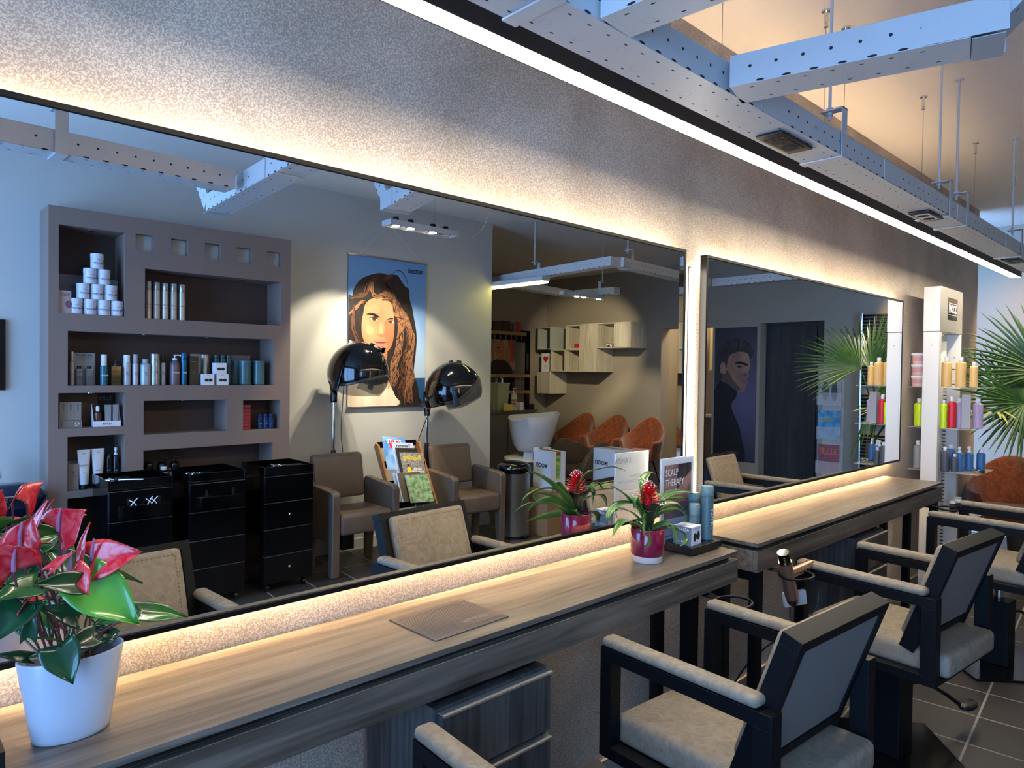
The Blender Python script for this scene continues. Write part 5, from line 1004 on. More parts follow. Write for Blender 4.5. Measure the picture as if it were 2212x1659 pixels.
# ---- hood dryers
def hood_dryer(px, py, hx, hy, hz, yaw_, tiltd, label, cordside=1):
    t = thing('hood_dryer', (px, py, 0), label, 'hood dryer', 'black hood dryers behind the brown armchairs'); hc = Vector((hx-px, hy-py, hz))
    M = Matrix.Translation(hc) @ Matrix.Rotation(yaw_, 4, 'Z') @ Matrix.Rotation(tiltd, 4, 'X')   # local +y = face opening
    def ell(u, v, s, r0=0.0, r1=1.0):
        ph_ = 2*pi*u; c = cos(ph_-pi/2)    # 1 at the front
        lim = R(112) - R(34)*max(0, c)**1.3; th = (r0+(r1-r0)*v)*lim
        return M @ Vector((.205*s*sin(th)*cos(ph_), .245*s*sin(th)*sin(ph_), .25*s*cos(th)+.0))
    m = MB(); m.grid(lambda u, v: tuple(ell(u, v, 1, .001, 1)), 40, 14, True); m.build('hood', black_gloss, t, solid=.012, smooth=80)
    m = MB(); m.grid(lambda u, v: tuple(ell(u, v, .94, .001, .97)), 32, 10, True); m.build('inner_hood', mat('steel_blue_liner', '#2a3846', .25, .6), t, smooth=80)
    def vis(u, v):
        ph_ = pi/2 + (u-.5)*R(230); c = cos(ph_-pi/2); lim = R(112)-R(34)*max(0, c)**1.3; th = lim - R(6) + v*(R(20)+R(22)*max(0, c)); s = 1.04-.05*v
        return tuple(M @ Vector((.205*s*sin(th)*cos(ph_), .245*s*sin(th)*sin(ph_), .25*s*cos(th))))
    m = MB(); m.grid(vis, 30, 6); m.build('visor', smoke, t, solid=.003, smooth=80)
    for sx in (-1, 1):
        q = M @ Vector((sx*.205, -.0, .0)); arm = MB(); arm.hexa([tuple(M @ Vector((sx*.216+a, b, -.13))) for a, b in ((-.008, -.03), (.008, -.03), (.008, .02), (-.008, .02))], [tuple(M @ Vector((sx*.214+a, b, .05))) for a, b in ((-.008, -.02), (.008, -.02), (.008, .012), (-.008, .012))]); arm.build('side_arm', black_gloss, t, bevel=.006, segs=3)
    kn = MB().lathe([(.022, 0), (.022, .016), (.017, .02), (.001, .02)], (0, 0, 0), 16, M @ Matrix.Translation((.03, .10, .232)) @ Matrix.Rotation(-.4, 4, 'X')).lathe([(.018, 0), (.018, .016), (.001, .018)], (0, 0, 0), 16, M @ Matrix.Translation((.03, .035, .25))).build('control_knob', black_plastic, t, bevel=.001)
    MB().box(-.02, .12, .0, .02, .21, .004, M @ Matrix.Translation((.03, .02, .178)) @ Matrix.Rotation(-.62, 4, 'X')).build('control_panel', chrome, t)
    b_ = M @ Vector((0, -.16, -.14)); top = Vector((0, 0, hz-.17)); sm = MB().tube(spline([M @ Vector((0, -.235, .05)), M @ Vector((0, -.25, -.06)), top+Vector((0, 0, .04)), top-Vector((0, 0, .06))], 6), [.035]*10+[.028]*8+[.024], 14); sm.build('swivel_arm', black_gloss, t)
    MB().cyl((0, 0, .1), (0, 0, hz-.22), .014, n=16).build('pole', chrome, t); MB().lathe([(.024, .05), (.03, .06), (.022, .83), (.018, .86)], n=16).build('lower_tube', black_plastic, t)
    MB().lathe([(.05, .0005), (.05, .012), (.03, .03), (.024, .0495)], n=20).build('foot', black_plastic, t)
    MB().tube(spline([M @ Vector((cordside*.1, -.2, -.05)), (cordside*.08, -.02, hz-.45), (cordside*.1, -.03, .8), (cordside*.07, -.04, .45), (cordside*.12, -.05, .12)], 8), .0035, 6).build('cord', black_plastic, t)
    return t
hood_dryer(2.775, VY(3.405), 2.83, VY(3.13), 1.47, R(-22), R(-18), 'black hood dryer on the left, tilted with its opening towards the mirror', 1)
hood_dryer(3.70, VY(3.405), 3.80, VY(3.15), 1.33, R(-52), R(14), 'black hood dryer on the right, lower, turned sideways', -1)

# ---- brown leatherette armchairs
def lounge_chair(x, y, label, rz=0):
    t = thing('lounge_armchair', (x, y, 0), label, 'armchair', 'brown leatherette armchairs under the hood dryers', rz)
    for s in (-1, 1):
        x0, x1 = sorted((s*.285, s*.222)); prof = [(.22, .0005), (.23, .60), (.20, .625), (-.18, .655), (-.20, .64), (-.20, .10), (-.19, .0005), (-.15, .0005), (-.13, .25), (.14, .25), (.165, .0005)]
        MB().prism(prof, 0, x0, x1).build('side_panel', tan, t, bevel=.012, segs=3)
    q = rbox(-.220, -.16, .30, .220, .235, .455, .03, 4); q.build('seat', tan, t)
    q = rbox(-.219, -.235, .50, .219, -.165, .845, .03, 4); q.v = [(v[0], v[1]-(v[2]-.5)*.18+(abs(v[0])/.235)**2*.02, v[2]) for v in q.v]; q.build('backrest', tan, t)
    MB().box(-.05, -.15, .12, .05, -.05, .299).build('footplate', black_plastic, t)
    return t
lounge_chair(2.745, VY(3.06), 'brown leatherette armchair on the left, next to the black trolleys'); lounge_chair(3.86, VY(3.06), 'brown leatherette armchair on the right, next to the pedal bin', R(3))

# ---- magazine rack and magazines
beech = mat('beech_wood', '#a8713f', .45)
RX, RY = 3.255, VY(3.02)
t = thing('magazine_rack', (RX, RY, 0), 'slanted magazine rack with beech sides and black bars between the armchairs', 'magazine rack')
for sx in (-.20, .20): MB().prism([(.26, .02), (.30, .03), (-.16, .90), (-.20, .91), (-.215, .88)], 0, sx-.009, sx+.009).prism([(-.12, .0005), (-.08, .0005), (.10, .40), (.06, .40)], 0, sx*.91-.007, sx*.91+.007).build('side_board', beech, t)
for k in range(6):
    zz = .12+k*.15; yy = .235-(zz-.05)*.52; MB().box(-.19, yy-.012, zz, .19, yy+.0, zz+.05).build('cross_bar', black_gloss2, t)
    if k in (0, 2, 4): MB().box(-.19, yy+.0, zz, .19, yy+.055, zz+.006).box(-.19, yy+.049, zz+.006, .19, yy+.055, zz+.03).build('ledge', black_gloss2, t)
def magazine(x, y, z, w, h, cols, label, title=None, tcol=None, rotz=0, lean=.48, spin=0, group='magazines in the slanted rack', tsize=.045, extra=None, face='+y'):
    t = thing('magazine', (x, y, z), label, 'magazine', group); t.rotation_euler = (lean, spin, rotz) if face == '+y' else (0, 0, rotz)
    b_ = MB().box(-w/2, -.006, .0, w/2, -.0004, h).build('pages', paper, t); c_ = MB().box(-w/2-.0005, -.0003, -.0005, w/2+.0005, .0006, h+.0005).build('cover', cols, t)
    if title: text(title, tsize, (0, .0012, h-tsize*.8), '+y', tcol, c_, bold=.0008, squash=.9)
    if extra: extra(c_, w, h)
    return t
skyc = mat('blue_sky_cover', '#4f86c8', .35, vary=((9, 9, 9), '#8fb4dc', 2, .4, .6)); bikec = mat('stony_cover', '#a29c94', .35, vary=((50, 50, 50), '#6e6963', 4, .4, .6)); greenc = mat('garden_cover', '#5f8a48', .35, vary=((28, 28, 28), '#b8cfa0', 5, .4, .62)); palec = mat('pale_lilac_cover', '#b3bcd6', .35); darkc = mat('dark_green_cover', '#33402e', .35, vary=((22, 22, 12), '#16181a', 4, .4, .62)); yel = mat('yellow_ink', '#e9c914', .4); redi = mat('red_ink', '#c4252b', .4); darkp = mat('dark_paper', '#2a2725', .4)
def rider(c, w, h):
    MB().add([(-.05+.022*cos(a*pi/8), .0014, h*.45+.05*sin(a*pi/8)) for a in range(16)], [tuple(range(16))]).build('rider_jersey', yel, c); MB().add([(-.05+.012*cos(a*pi/8), .0016, h*.70-.02+.014*sin(a*pi/8)) for a in range(16)], [tuple(range(16))]).build('rider_head', eye_b, c); text('RIJDEN\nEN RAZEN', .026, (.035, .0014, h*.5), '+y', wtx, c, bold=.0006)
def redbox(c, w, h): MB().box(-.05, .0008, h-.10, .05, .0011, h-.03).build('red_panel', redi, c)
magazine(RX-.085, RY-.03, .70, .22, .29, skyc, 'blue magazine with ZOUTE on its cover, highest in the slanted rack', 'ZOUTE', wtx, extra=redbox, tsize=.05, spin=R(6)); magazine(RX-.01, RY-.005, .66, .21, .28, palec, 'pale leaflet with Tupperware on it, behind the cycling magazine', 'Tupperware', btx, tsize=.032, spin=R(5))
magazine(RX+.0, RY+.035, .62, .215, .28, darkp, 'dark magazine just behind the cycling magazine', None, spin=R(5)); magazine(RX+.03, RY+.07, .555, .225, .31, bikec, 'cycling magazine with yellow Bicycling title in the slanted rack', 'Bicycling', yel, extra=rider, tsize=.056, spin=R(5))
for i in range(4): magazine(RX-.06+.008*i, RY+.10+i*.009, .47, .22, .24, [palec, skyc, paper, tan][i], 'magazine in the bundle behind the garden magazine, %s from the back' % ('first', 'second', 'third', 'fourth')[i], None, spin=R(2))
magazine(RX+.015, RY+.155, .46, .225, .23, greenc, 'garden magazine with a green leafy cover, in front in the rack', None, spin=R(3)); magazine(RX+.07, RY+.17, .32, .20, .22, darkp, 'dark interior magazine under the garden magazine', None, spin=R(3))
magazine(RX+.10, RY+.27, .16, .22, .29, darkc, 'dark green film magazine in the lowest pocket of the rack', 'FILM FUN', wtx, tsize=.04, spin=R(4), lean=.35); magazine(RX+.15, RY+.24, .15, .20, .28, paper, 'white magazine behind the dark green one, lowest pocket', None, spin=R(7), lean=.35)

# ---- pedal bin
t = thing('pedal_bin', (4.38, VY(2.98), 0), 'tall brushed steel pedal bin with a domed black lid beside the right armchair', 'bin')
MB().lathe([(.150, .02), (.150, .585)], n=36).build('body', steel, t, smooth=50); MB().lathe([(.153, .586), (.156, .59), (.156, .635), (.15, .65), (.12, .672), (.07, .685), (.0005, .69)], n=36).build('lid', black_gloss, t, smooth=70); MB().lathe([(.152, .0005), (.152, .0195)], n=36).build('foot_ring', black_plastic, t); MB().box(-.04, .15, .015, .04, .19, .03).box(-.012, .151, .005, .012, .17, .014).build('pedal', black_plastic, t)

# ---- wash basin
t = thing('wash_basin', (5.25, VY(3.62), 0), 'white ceramic hair wash basin on a brown column behind the cartons', 'basin')
m = MB(); n = 40; vs = []
def bowl(r, z, inn=0):
    out = []
    for i in range(n):
        a = 2*pi*i/n; c = cos(a); ex = 1+.42*max(0, c)**4*max(0, (z-.70)/.34); out.append((.27*r*c*ex+.0, .23*r*sin(a), z+.03*max(0, c)**4*(z > .9)-.035*(z > .9)*max(0, cos(a-pi))**6))
    return out
rings = [bowl(.40, .655), bowl(.62, .67), bowl(.80, .73), bowl(.93, .85), bowl(1.04, 1.03), bowl(.99, 1.04), bowl(.93, 1.02), bowl(.85, .90), bowl(.6, .80), bowl(.1, .78)]
for r_ in rings: vs += r_
m.add(vs, [(j*n+i, j*n+(i+1) % n, (j+1)*n+(i+1) % n, (j+1)*n+i) for j in range(len(rings)-1) for i in range(n)] + [tuple(range(n))[::-1], tuple(9*n+i for i in range(n))]); m.build('bowl', white_glaze, t, smooth=60)
MB().lathe([(.13, .601), (.12, .655)], n=4).build('bowl_foot', white_glaze, t); MB().lathe([(.30, .565), (.315, .575), (.315, .598), (.30, .6005)], n=40, sy=.9).build('shelf', white_gloss, t, smooth=40); MB().lathe([(.24, .0005), (.29, .3), (.295, .564)], n=40, sy=.9).build('column', mat('dark_brown_leatherette', '#3b2e28', .45), t, smooth=50)
def wash_chair(x, y, label):
    t = thing('wash_chair', (x, y, 0), label, 'chair', 'brown wash chairs'); 
    for s in (-1, 1):
        P_ = spline([(-.36, .52), (-.1, .74), (.1, .70), (.35, .62), (.45, .50), (.35, .38), (-.3, .36)], 5, True); MB().prism([(p.x, p.y) for p in P_], 1, *sorted((s*.31, s*.25))).build('arm', tan, t, bevel=.01)
    rbox(-.3, -.24, .34, .42, .24, .45, .04, 3).build('seat', tan, t); MB().lathe([(.2, .0005), (.2, .02), (.1, .05), (.1, .339)], n=24).build('base', black_plastic, t); return t
wash_chair(5.98, VY(3.5), 'brown wash chair with curved arms beside the white basin')
carton(5.24, VY(3.385), .6015, .07, .05, .12, carton_w, 'small white carton on the basin shelf'); bottle((5.05, VY(3.36), .6015), .032, .13, black_plastic, white_plastic, 'black and white powder pot leaning on the basin shelf', name='powder_pot', caph=.35, capr=1.0, letter='mood', ink=wtx, ltsize=.02)
# cartons on the floor
cb = mat('cardboard', '#8a6a48', .7); tape = mat('brown_tape', '#6e5038', .35); wc = mat('white_cardboard', '#c3c7cd', .6)
t = thing('cardboard_box', (4.72, VY(2.86), 0), 'plain brown cardboard box on the floor under the white carton', 'box'); MB().box(-.17, -.15, .0005, .17, .15, .415).build('box', cb, t, bevel=.002); MB().box(-.03, .1502, .25, .02, .1508, .414).box(.08, .1502, .3, .11, .1508, .414).build('tape_strip', mat('pale_tape', '#a99a84', .4), t)
t = thing('shipping_carton', (4.72, VY(2.86), .4155), 'white MOOD shipping carton standing on the brown box', 'box', rotz=R(8)); b_ = MB().box(-.09, -.13, .0003, .09, .13, .355).build('box', wc, t, bevel=.002); text('MOOD', .055, (-.0906, 0, .22), '-x', btx, b_, bold=.0018); MB().box(-.0908, -.05, .13, -.0903, .05, .134).build('print_line', btx, b_)
MB().box(-.02, .1302, .17, .03, .1308, .354).box(-.02, -.13, .3552, .03, .13, .3558).build('tape_strip', tape, b_); MB().box(-.022, .1312, .10, .028, .1318, .32).build('green_label', mat('green_label', '#2f8a52', .4, vary=((30, 30, 30), '#c9b83a', 3, .3, .6)), b_)
t = thing('side_table', (5.30, VY(2.62), 0), 'dark low table behind the sign holder, in the mirror', 'table'); MB().box(-.32, -.2, .40, .32, .2, .43).build('table_top', black_gloss2, t); 
for sx in (-.28, .28):
    for sy in (-.16, .16): MB().box(sx-.02, sy-.02, .0005, sx+.02, sy+.02, .3995).build('leg', black_gloss2, t)
t = thing('shipping_carton', (5.36, VY(2.62), .4305), 'second white MOOD shipping carton on the dark table, half hidden by the sign holder', 'box', rotz=R(5)); b_ = MB().box(-.12, -.14, .0003, .12, .14, .34).build('box', wc, t, bevel=.002); text('MOOD', .055, (-.1206, -.03, .2), '-x', btx, b_, bold=.0018); MB().box(-.02, -.14, .3402, .03, .14, .3408).build('tape_strip', tape, b_)
t = thing('brown_tray', (5.1, VY(2.5), .4305), 'flat tray with paper bags on the dark table', 'tray'); MB().box(-.08, -.1, .0003, .08, .1, .03).build('tray', black_plastic, t); rbox(-.06, -.08, .0305, .06, .08, .06, .01).build('paper_bag', cb, t)

# ---- colour bar at the very back
wall_unit = mat('greige_cabinet', '#5d564f', .5)
t = thing('colour_bar', (5.55, VY(5.35), 0), 'dark greige cabinet behind the wash basin', 'cabinet'); MB().box(0, 0, .0005, .98, .5, .98).build('body', wall_unit, t); MB().box(-.01, -.01, .981, 1.0, .52, 1.005).build('worktop', wall_unit, t); MB().box(.02, .501, .03, .47, .515, .95).build('door', wall_unit, t); MB().box(.49, .501, .03, .96, .515, .95).build('door', wall_unit, t)
t = thing('plastic_tub', (5.98, VY(4.95), 1.0055), 'translucent plastic tub on the back cabinet', 'tub'); frost = mat('frosted_plastic', '#b9bd9a', .3, alpha=.6); m = MB(); m.hexa([(-.08, -.07, .0), (.08, -.07, 0), (.08, .07, 0), (-.08, .07, 0)], [(-.1, -.09, .34), (.1, -.09, .34), (.1, .09, .34), (-.1, .09, .34)]); m.build('tub', frost, t, bevel=.005); rbox(-.105, -.095, .3405, .105, .095, .355, .006).build('lid', frost, t)
t = thing('sponge', (6.0, VY(4.80), 1.0055), 'yellow sponge beside the translucent tub', 'sponge', rotz=.3); q = rbox(-.07, -.016, .0, .07, .016, .09, .012); q.v = [(v[0], v[1], v[2]+.012*sin(v[0]*80)*(v[2] > .05)) for v in q.v]; q.build('sponge', mat('yellow_sponge', '#c9b04c', .9), t)
bottle((6.17, VY(4.88), 1.0055), .042, .29, mat('cleaner_bottle', '#b7b3ad', .4), white_plastic, 'spray cleaner bottle with a red heart label on the back cabinet', caph=.22, shoulder=.2, neck=.016, pump=True, band=(.15, .5, mat('cleaner_label', '#8b4a4a', .4, vary=((25, 25, 25), '#b0aca6', 3, .4, .6))))
carton(6.27, VY(4.86), 1.0055, .06, .06, .10, paper, 'small glass cube jar on the back cabinet', name='jar'); carton(6.46, VY(4.88), 1.0055, .10, .08, .075, black_plastic, 'small black box at the right end of the back cabinet', name='black_box')
t = thing('tap', (6.10, VY(5.15), 1.0055), 'chrome swan neck tap on the back cabinet', 'tap'); MB().tube([(0, 0, 0), (0, 0, .38)]+[(0+.0, .06-.06*cos(a), .38+.06*sin(a)) for a in [R(15*i) for i in range(1, 13)]]+[(0, .12, .30)], .014, 12).build('spout', chrome, t); MB().lathe([(.03, .0002), (.03, .01)], n=16).build('tap_base', chrome, t)
t = thing('pine_rack', (6.3, -6.09, 0), 'black framed rack with pine shelves on the back wall', 'rack'); MB().box(1.14, 0, .0005, 1.21, .05, 2.13).box(.84, 0, .0005, .9, .045, 2.05).box(0, 0, 1.98, 1.14, .03, 2.13).box(0, 0, .9, 1.14, .012, 1.98).build('frame', black_gloss2, t)
pine = mat('pine_wood', '#a67c46', .5)
for z in (2.05, 1.42, 1.18, .93): MB().box(.0, .051, z, 1.12 if z < 2 else 1.02, .16, z+.045).build('shelf', pine, t)
for i in range(8): MB().box(.2+i*.11, .10, 1.98, .21+i*.11, .112, 2.048).build('hook', pine, t)
MB().box(.92, .0125, .95, 1.13, .02, 1.95).build('back_board', mat('taupe_board', '#6f675c', .6), t)
for i, (x, w_, h_, c_) in enumerate(((.45, .14, .14, eye_b), (.62, .16, .15, darkp), (.80, .06, .13, mat('mauve_carton', '#7a5f6e', .5)), (.88, .07, .15, redi))): carton(6.3+x, -5.97, 2.0955, w_, .05, h_, c_, 'small %s picture box on top of the pine rack' % ('brown', 'dark', 'mauve', 'red')[i])
t = thing('photo_poster', (6.62, -6.0, 1.475), 'poster of a blond woman on the pine rack, half hidden by the wall corner', 'poster'); PW2, PH2 = .55, .50
sh2 = MB().box(0, -.002, 0, PW2, 0, PH2).build('poster_sheet', mat('mauve_poster', '#6b5b5e', .5), t)
def up2(px, py): return ((px-0)/300*PW2, (1-(py-300)/400)*PH2)
up2.lim = (PW2, PH2); bl1 = mat('blond_print', '#b08a5e', .6, vary=((26, 26, 4), '#7a5a3a', 4, .35, .65, 1.0))
paint_poly([(60, 300), (190, 300), (230, 360), (250, 450), (290, 560), (280, 660), (200, 690), (180, 560), (90, 520), (60, 640), (20, 660), (20, 400)], 1, bl1, 'blond_hair', sh2, up2); paint_poly([(90, 350), (150, 340), (175, 420), (160, 500), (120, 540), (80, 480), (70, 400)], 2, skin_s, 'face', sh2, up2); paint_poly([(40, 560), (120, 540), (200, 560), (260, 700), (20, 700)], 2, eye_d, 'dark_top', sh2, up2); paint_poly([(100, 465), (125, 460), (140, 468), (122, 480)], 3, lip_p, 'lips', sh2, up2); paint_poly([(85, 395), (110, 388), (120, 398), (100, 404)], 3, eye_d, 'eye', sh2, up2); paint_poly([(235, 300), (262, 300), (268, 560), (240, 560)], 2, redi, 'red_stripe', sh2, up2, closed=0)

# ---- tube lamp in the back
t = thing('tube_lamp', (4.60, VY(3.42), 2.325), 'yellow glowing twin tube lamp under the far cable tray', 'lamp'); MB().box(-.05, -.60, .02, .05, .60, .06).build('housing', white_metal, t); yl = mat('yellow_tube', '#ffffff', .5, emit='#fff27a', es=5)
for x in (-.028, .028): MB().cyl((x, -.59, .012), (x, .59, .012), .011, n=10).build('tube', yl, t)
t = thing('spot_rail', (5.9, VY(3.5), 2.33), 'dim rail with three small bright spotlights over the rust chairs', 'lamp', rotz=R(0)); MB().box(-.35, -.03, .02, .35, .03, .06).build('housing', white_metal, t)
for x in (-.10, .02, .28): MB().lathe([(.001, .012), (.02, .012), (.026, .0195)], (x, 0, 0), 14, cap=False).build('bulb', mat('lamp_bulb', '#ffffff', .4, emit='#fff0d2', es=25), t)
for e, tgt in ((44, (7.7, VY(4.9), 1.85)), (34, (7.6, VY(4.1), .8))):
    s = light('rail_spot', 'SPOT', (5.9, VY(3.5), 2.32), e, (1, .88, .6), spot_size=R(46), spot_blend=.6, shadow_soft_size=.02); aim(s, tgt)

# ---- cube cabinets on the end wall
cube_g = mat('grey_cube', '#a4a69f', .5)
def cube(Ya, Yb, z0, z1, label, door=None, m_=pale_z):
    y0, y1 = VY(Ya), VY(Yb); t = thing('cube_cabinet', (7.55, y0, z0), label, 'cabinet', 'cube cabinets on the end wall'); w = y1-y0; h = z1-z0; e = .014
    MB().box(0, 0, 0, .375, w, e).box(0, 0, h-e, .375, w, h).box(0, 0, e, .375, e, h-e).box(0, w-e, e, .375, w, h-e).box(.36, e, e, .375, w-e, h-e).build('body', m_, t)
    if door: MB().box(.003, e+.002, e+.002, .018, w-e-.002, h-e-.002).build('door', pale_z, t)
    return t
cube(5.82, 5.55, 1.845, 2.185, 'open grey cube on the end wall, top left in the mirror', m_=cube_g); cube(5.245, 4.965, 1.845, 2.19, 'open pale cube holding a red box, top row'); cube(4.96, 4.655, 1.515, 2.2, 'tall pale door cabinet, two cubes high', True); cube(4.65, 4.34, 1.85, 2.2, 'open pale cube holding rolled fabrics, top row'); cube(4.335, 4.07, 1.85, 2.2, 'closed pale cube, rightmost of the top row', True)
cube(5.545, 5.25, 1.515, 1.84, 'open pale cube in the middle row, beside the heart card'); cube(5.24, 4.965, 1.515, 1.84, 'open pale cube in the middle row, against the tall door'); cube(5.82, 5.55, 1.18, 1.51, 'closed pale cube lowest on the left, under the heart card', True)
carton(7.70, VY(5.09), 1.8595, .12, .12, .07, redi, 'red box in the open cube on the end wall', name='red_box')
t = thing('rolled_fabric', (7.68, VY(4.53), 1.8645), 'black and white rolled cloth in the open cube', 'cloth'); MB().tube(spline([(0, -.05, .03), (.02, 0, .035), (0, .04, .03)], 5), .03, 10).build('cloth', mat('patterned_cloth', '#cfc9c4', .8, vary=((45, 45, 45), '#1a181a', 2, .48, .52)), t)
t = thing('rolled_fabric', (7.68, VY(4.42), 1.8645), 'purple grey rolled cloth in the open cube', 'cloth'); MB().tube(spline([(0, -.05, .027), (.02, 0, .03), (0, .03, .027)], 5), .026, 10).build('cloth', mat('purple_cloth', '#5d5062', .8, vary=((45, 45, 45), '#2a2430', 2, .48, .52)), t)
t = thing('heart_card', (7.62, VY(5.71), 1.511), 'white card with a red heart on the lowest cube', 'card'); MB().box(0, -.09, 0, .006, .10, .28).build('card', carton_w, t); hp = [(.0, -.055), (-.05, .0), (-.052, .03), (-.03, .048), (0, .03), (.03, .048), (.052, .03), (.05, 0)]
MB().add([(-.0006, p[0], .19+p[1]) for p in hp], [tuple(range(8))]).build('heart', redi, t); text('HAIR\nLOVE', .022, (-.0008, 0, .08), '-x', gtx, t)
for Yc, lb_, rz in ((4.95, 'leftmost of the three along the end wall, beside the basin', 82), (4.36, 'middle one of the three along the end wall', 80), (3.76, 'rightmost of the three along the end wall', 76)):
    c_ = tub_chair((7.42, VY(Yc), 0), R(rz), 'rust velvet tub chair, ' + lb_); c_.scale = (.80, .9, 1.09)

# ---- poster of a man on the end wall, radiator, magazine stand
t = thing('wall_poster', (7.928, VY(2.46), .43), 'dark poster of a man in a black roll neck, beside the dark doorway', 'poster'); MW, MH = .565, 1.66
mp_ = node_mat('poster_violet', lambda nt, b: (lambda tc, g, mpn, cr: (nt.links.new(tc.outputs['Object'], mpn.inputs[0]), nt.links.new(mpn.outputs[0], g.inputs[0]), nt.links.new(g.outputs[1], cr.inputs[0]), nt.links.new(cr.outputs[0], b.inputs['Base Color'])))(nt.nodes.new('ShaderNodeTexCoord'), (lambda g: (setattr(g, 'gradient_type', 'SPHERICAL'), g)[-1])(nt.nodes.new('ShaderNodeTexGradient')), (lambda q: (setattr(q.inputs['Location'], 'default_value', (0, .15, -.78)), setattr(q.inputs['Scale'], 'default_value', (1, 1, 1)), q)[-1])(nt.nodes.new('ShaderNodeMapping')), (lambda c: (setattr(c.color_ramp.elements[0], 'color', lin('#1c1a26')), setattr(c.color_ramp.elements[1], 'color', lin('#565373')), c)[-1])(nt.nodes.new('ShaderNodeValToRGB'))))
sh3 = MB().box(-.004, -MW, 0, 0, 0, MH).build('poster_sheet', mp_, t)
def up3(px, py):    # px 200..655 across (left edge = far side), py from the top 800
    return (((655-px)/440)*MW, (1-(py-803)/1330)*MH)
up3.lim = (MW, MH)
skm = mat('man_skin_print', '#9a7668', .6, vary=((4, 4, 4), '#7a594f', 1, .35, .7)); sks = mat('man_skin_shade', '#54403f', .6); hm = mat('man_hair_print', '#1c1819', .6, vary=((30, 30, 10), '#3a3335', 3, .4, .65)); turt = mat('roll_neck_print', '#121116', .6)
A3 = dict(mp=up3, axis=0, base=-.004, sgn=-1)
paint_poly([(285, 1190), (300, 1100), (360, 1060), (470, 1040), (560, 1060), (585, 1130), (592, 1200), (575, 1250), (582, 1290), (560, 1315), (568, 1350), (545, 1400), (545, 1430), (500, 1442), (440, 1410), (380, 1380), (300, 1350), (280, 1280)], 1, skm, 'face', sh3, **A3)
paint_poly([(285, 1260), (330, 1220), (380, 1260), (420, 1340), (470, 1420), (440, 1450), (360, 1430), (290, 1360)], 2, sks, 'neck_shade', sh3, **A3)
paint_poly([(225, 1390), (230, 1240), (240, 1100), (260, 1010), (320, 940), (420, 915), (500, 920), (570, 950), (610, 1010), (625, 1050), (600, 1110), (560, 1060), (470, 1045), (380, 1080), (355, 1150), (345, 1205), (320, 1150), (285, 1160), (275, 1240), (300, 1290), (280, 1350), (245, 1340)], 3, hm, 'hair', sh3, **A3)
paint_poly([(278, 1180), (305, 1158), (335, 1180), (345, 1230), (330, 1270), (300, 1255), (285, 1220)], 4, skm, 'ear', sh3, **A3)
paint_poly([(435, 1160), (470, 1140), (530, 1150), (575, 1175), (560, 1185), (510, 1172), (460, 1165)], 4, eye_d, 'eyebrow', sh3, **A3); paint_poly([(450, 1190), (480, 1180), (515, 1195), (480, 1204)], 4, sks, 'eye', sh3, **A3); paint_poly([(468, 1186), (490, 1184), (492, 1198), (470, 1200)], 5, eye_d, 'iris', sh3, **A3)
paint_poly([(498, 1330), (530, 1316), (562, 1330), (556, 1345), (562, 1362), (530, 1366), (512, 1348)], 4, mat('man_lip_print', '#8a5050', .6), 'lips', sh3, **A3); paint_poly([(522, 1272), (550, 1255), (560, 1275), (535, 1290)], 4, sks, 'nostril', sh3, **A3); paint_poly([(350, 1300), (420, 1330), (470, 1380), (500, 1430), (440, 1400), (370, 1360)], 3, sks, 'jaw_shade', sh3, **A3)
paint_poly([(270, 1345), (330, 1355), (400, 1395), (460, 1450), (450, 1500), (410, 1560), (420, 1640), (480, 1760), (520, 1900), (540, 2130), (205, 2130), (205, 1560), (225, 1430)], 5, turt, 'roll_neck', sh3, closed=5, **A3)
text('LINEA', .06, (-.009, -.30, .10), '-x', gtx, t)
t = thing('towel_radiator', (7.90, VY(1.25), .30), 'tall black towel radiator with a chrome upright on the end wall, behind the palm', 'radiator')
MB().cyl((0, 0, 0), (0, 0, 1.89), .016, n=14).build('upright', chrome, t); MB().cyl((0, .5, 0), (0, .5, 1.89), .016, n=14).build('upright', black_frame, t)
for g_, (a, b) in enumerate(((.05, .60), (.70, 1.02), (1.12, 1.50), (1.60, 1.86))):
    m = MB(); z = a
    while z < b: m.cyl((0, .017, z), (0, .483, z), .011, n=8); z += .037
    m.build('rung_group', black_frame, t)
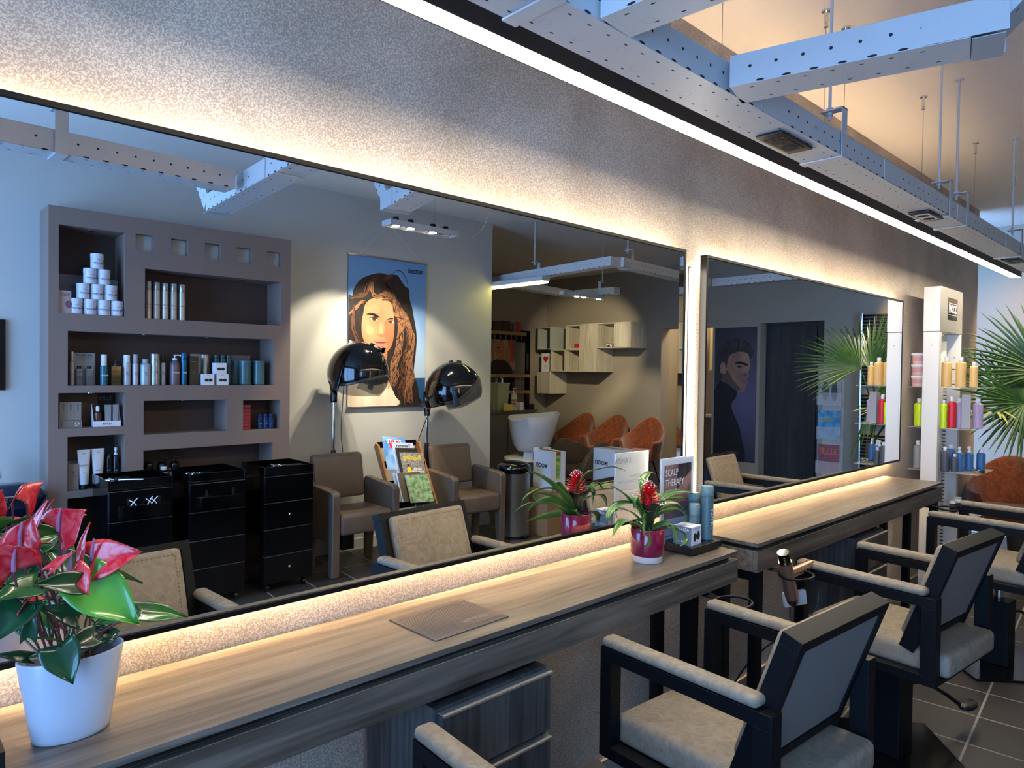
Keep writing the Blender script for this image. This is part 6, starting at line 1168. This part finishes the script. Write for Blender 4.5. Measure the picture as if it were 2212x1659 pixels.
t = thing('acrylic_magazine_stand', (6.98, VY(1.20), 0), 'clear upright magazine stand in front of the dark doorway', 'magazine stand', rotz=R(90)); MB().box(-.125, -.025, .0005, .125, -.02, 1.60).build('back_sheet', clear, t); MB().box(-.14, -.12, .0005, .14, .12, .0).build('base', clear, t) if False else None
for i, z in enumerate((.02, .36, .70, 1.04, 1.28)[:4]): MB().box(-.12, .02, z+.18, .12, .024, z+.30).box(-.12, -.019, z+.175, .12, .024, z+.1795).build('pocket', clear, t)
def mag2(z, cov, label, title=None, tcol=None, extra=None, tsize=.05):
    g_ = thing('magazine', (6.972, VY(1.20), z), label, 'magazine', 'magazines in the clear upright stand', R(90)); MB().box(-.105, -.006, 0, .105, -.001, .28).build('pages', paper, g_); c_ = MB().box(-.1055, -.0008, 0, .1055, .0, .2805).build('cover', cov, g_)
    if title: text(title, tsize, (0, .0008, .28-tsize*.8), '+y', tcol, c_, bold=.001, squash=.95)
    if extra: extra(c_)
def blobs(col, pts): 
    def f(c):
        m = MB()
        for x, z, rx, rz in pts: m.add([(x+rx*cos(a*pi/8), .0006, z+rz*sin(a*pi/8)) for a in range(16)], [tuple(range(16))])
        m.build('cover_picture', col, c)
    return f
mag2(1.225, mat('silver_cover', '#9fa0a4', .3), 'fashion magazine with two dark figures on its cover, highest in the clear stand', 'glamour', wtx, blobs(darkp, [(.045, .12, .03, .09), (.05, .215, .018, .02), (-.04, .13, .035, .09), (-.045, .235, .018, .02)]))
mag2(.885, mat('sea_cover', '#2f7fb4', .3, vary=((14, 14, 14), '#6db4d6', 3, .4, .6)), 'travel magazine with a blue lagoon cover, second in the clear stand', None, None, blobs(mat('sand_print', '#b59a62', .5), [(-.02, .19, .08, .012)])); mag2(.545, mat('garden_dark_cover', '#46523c', .3, vary=((24, 24, 24), '#a04a5a', 4, .5, .62)), 'decoration magazine with ELLE on its cover, third in the clear stand', 'ELLE', mat('orange_ink', '#d9734a', .5), None, .085)
mag2(.205, mat('pink_cover', '#c06a72', .3, vary=((14, 14, 14), '#d9d2ce', 3, .4, .6)), 'pink magazine lowest in the clear stand')
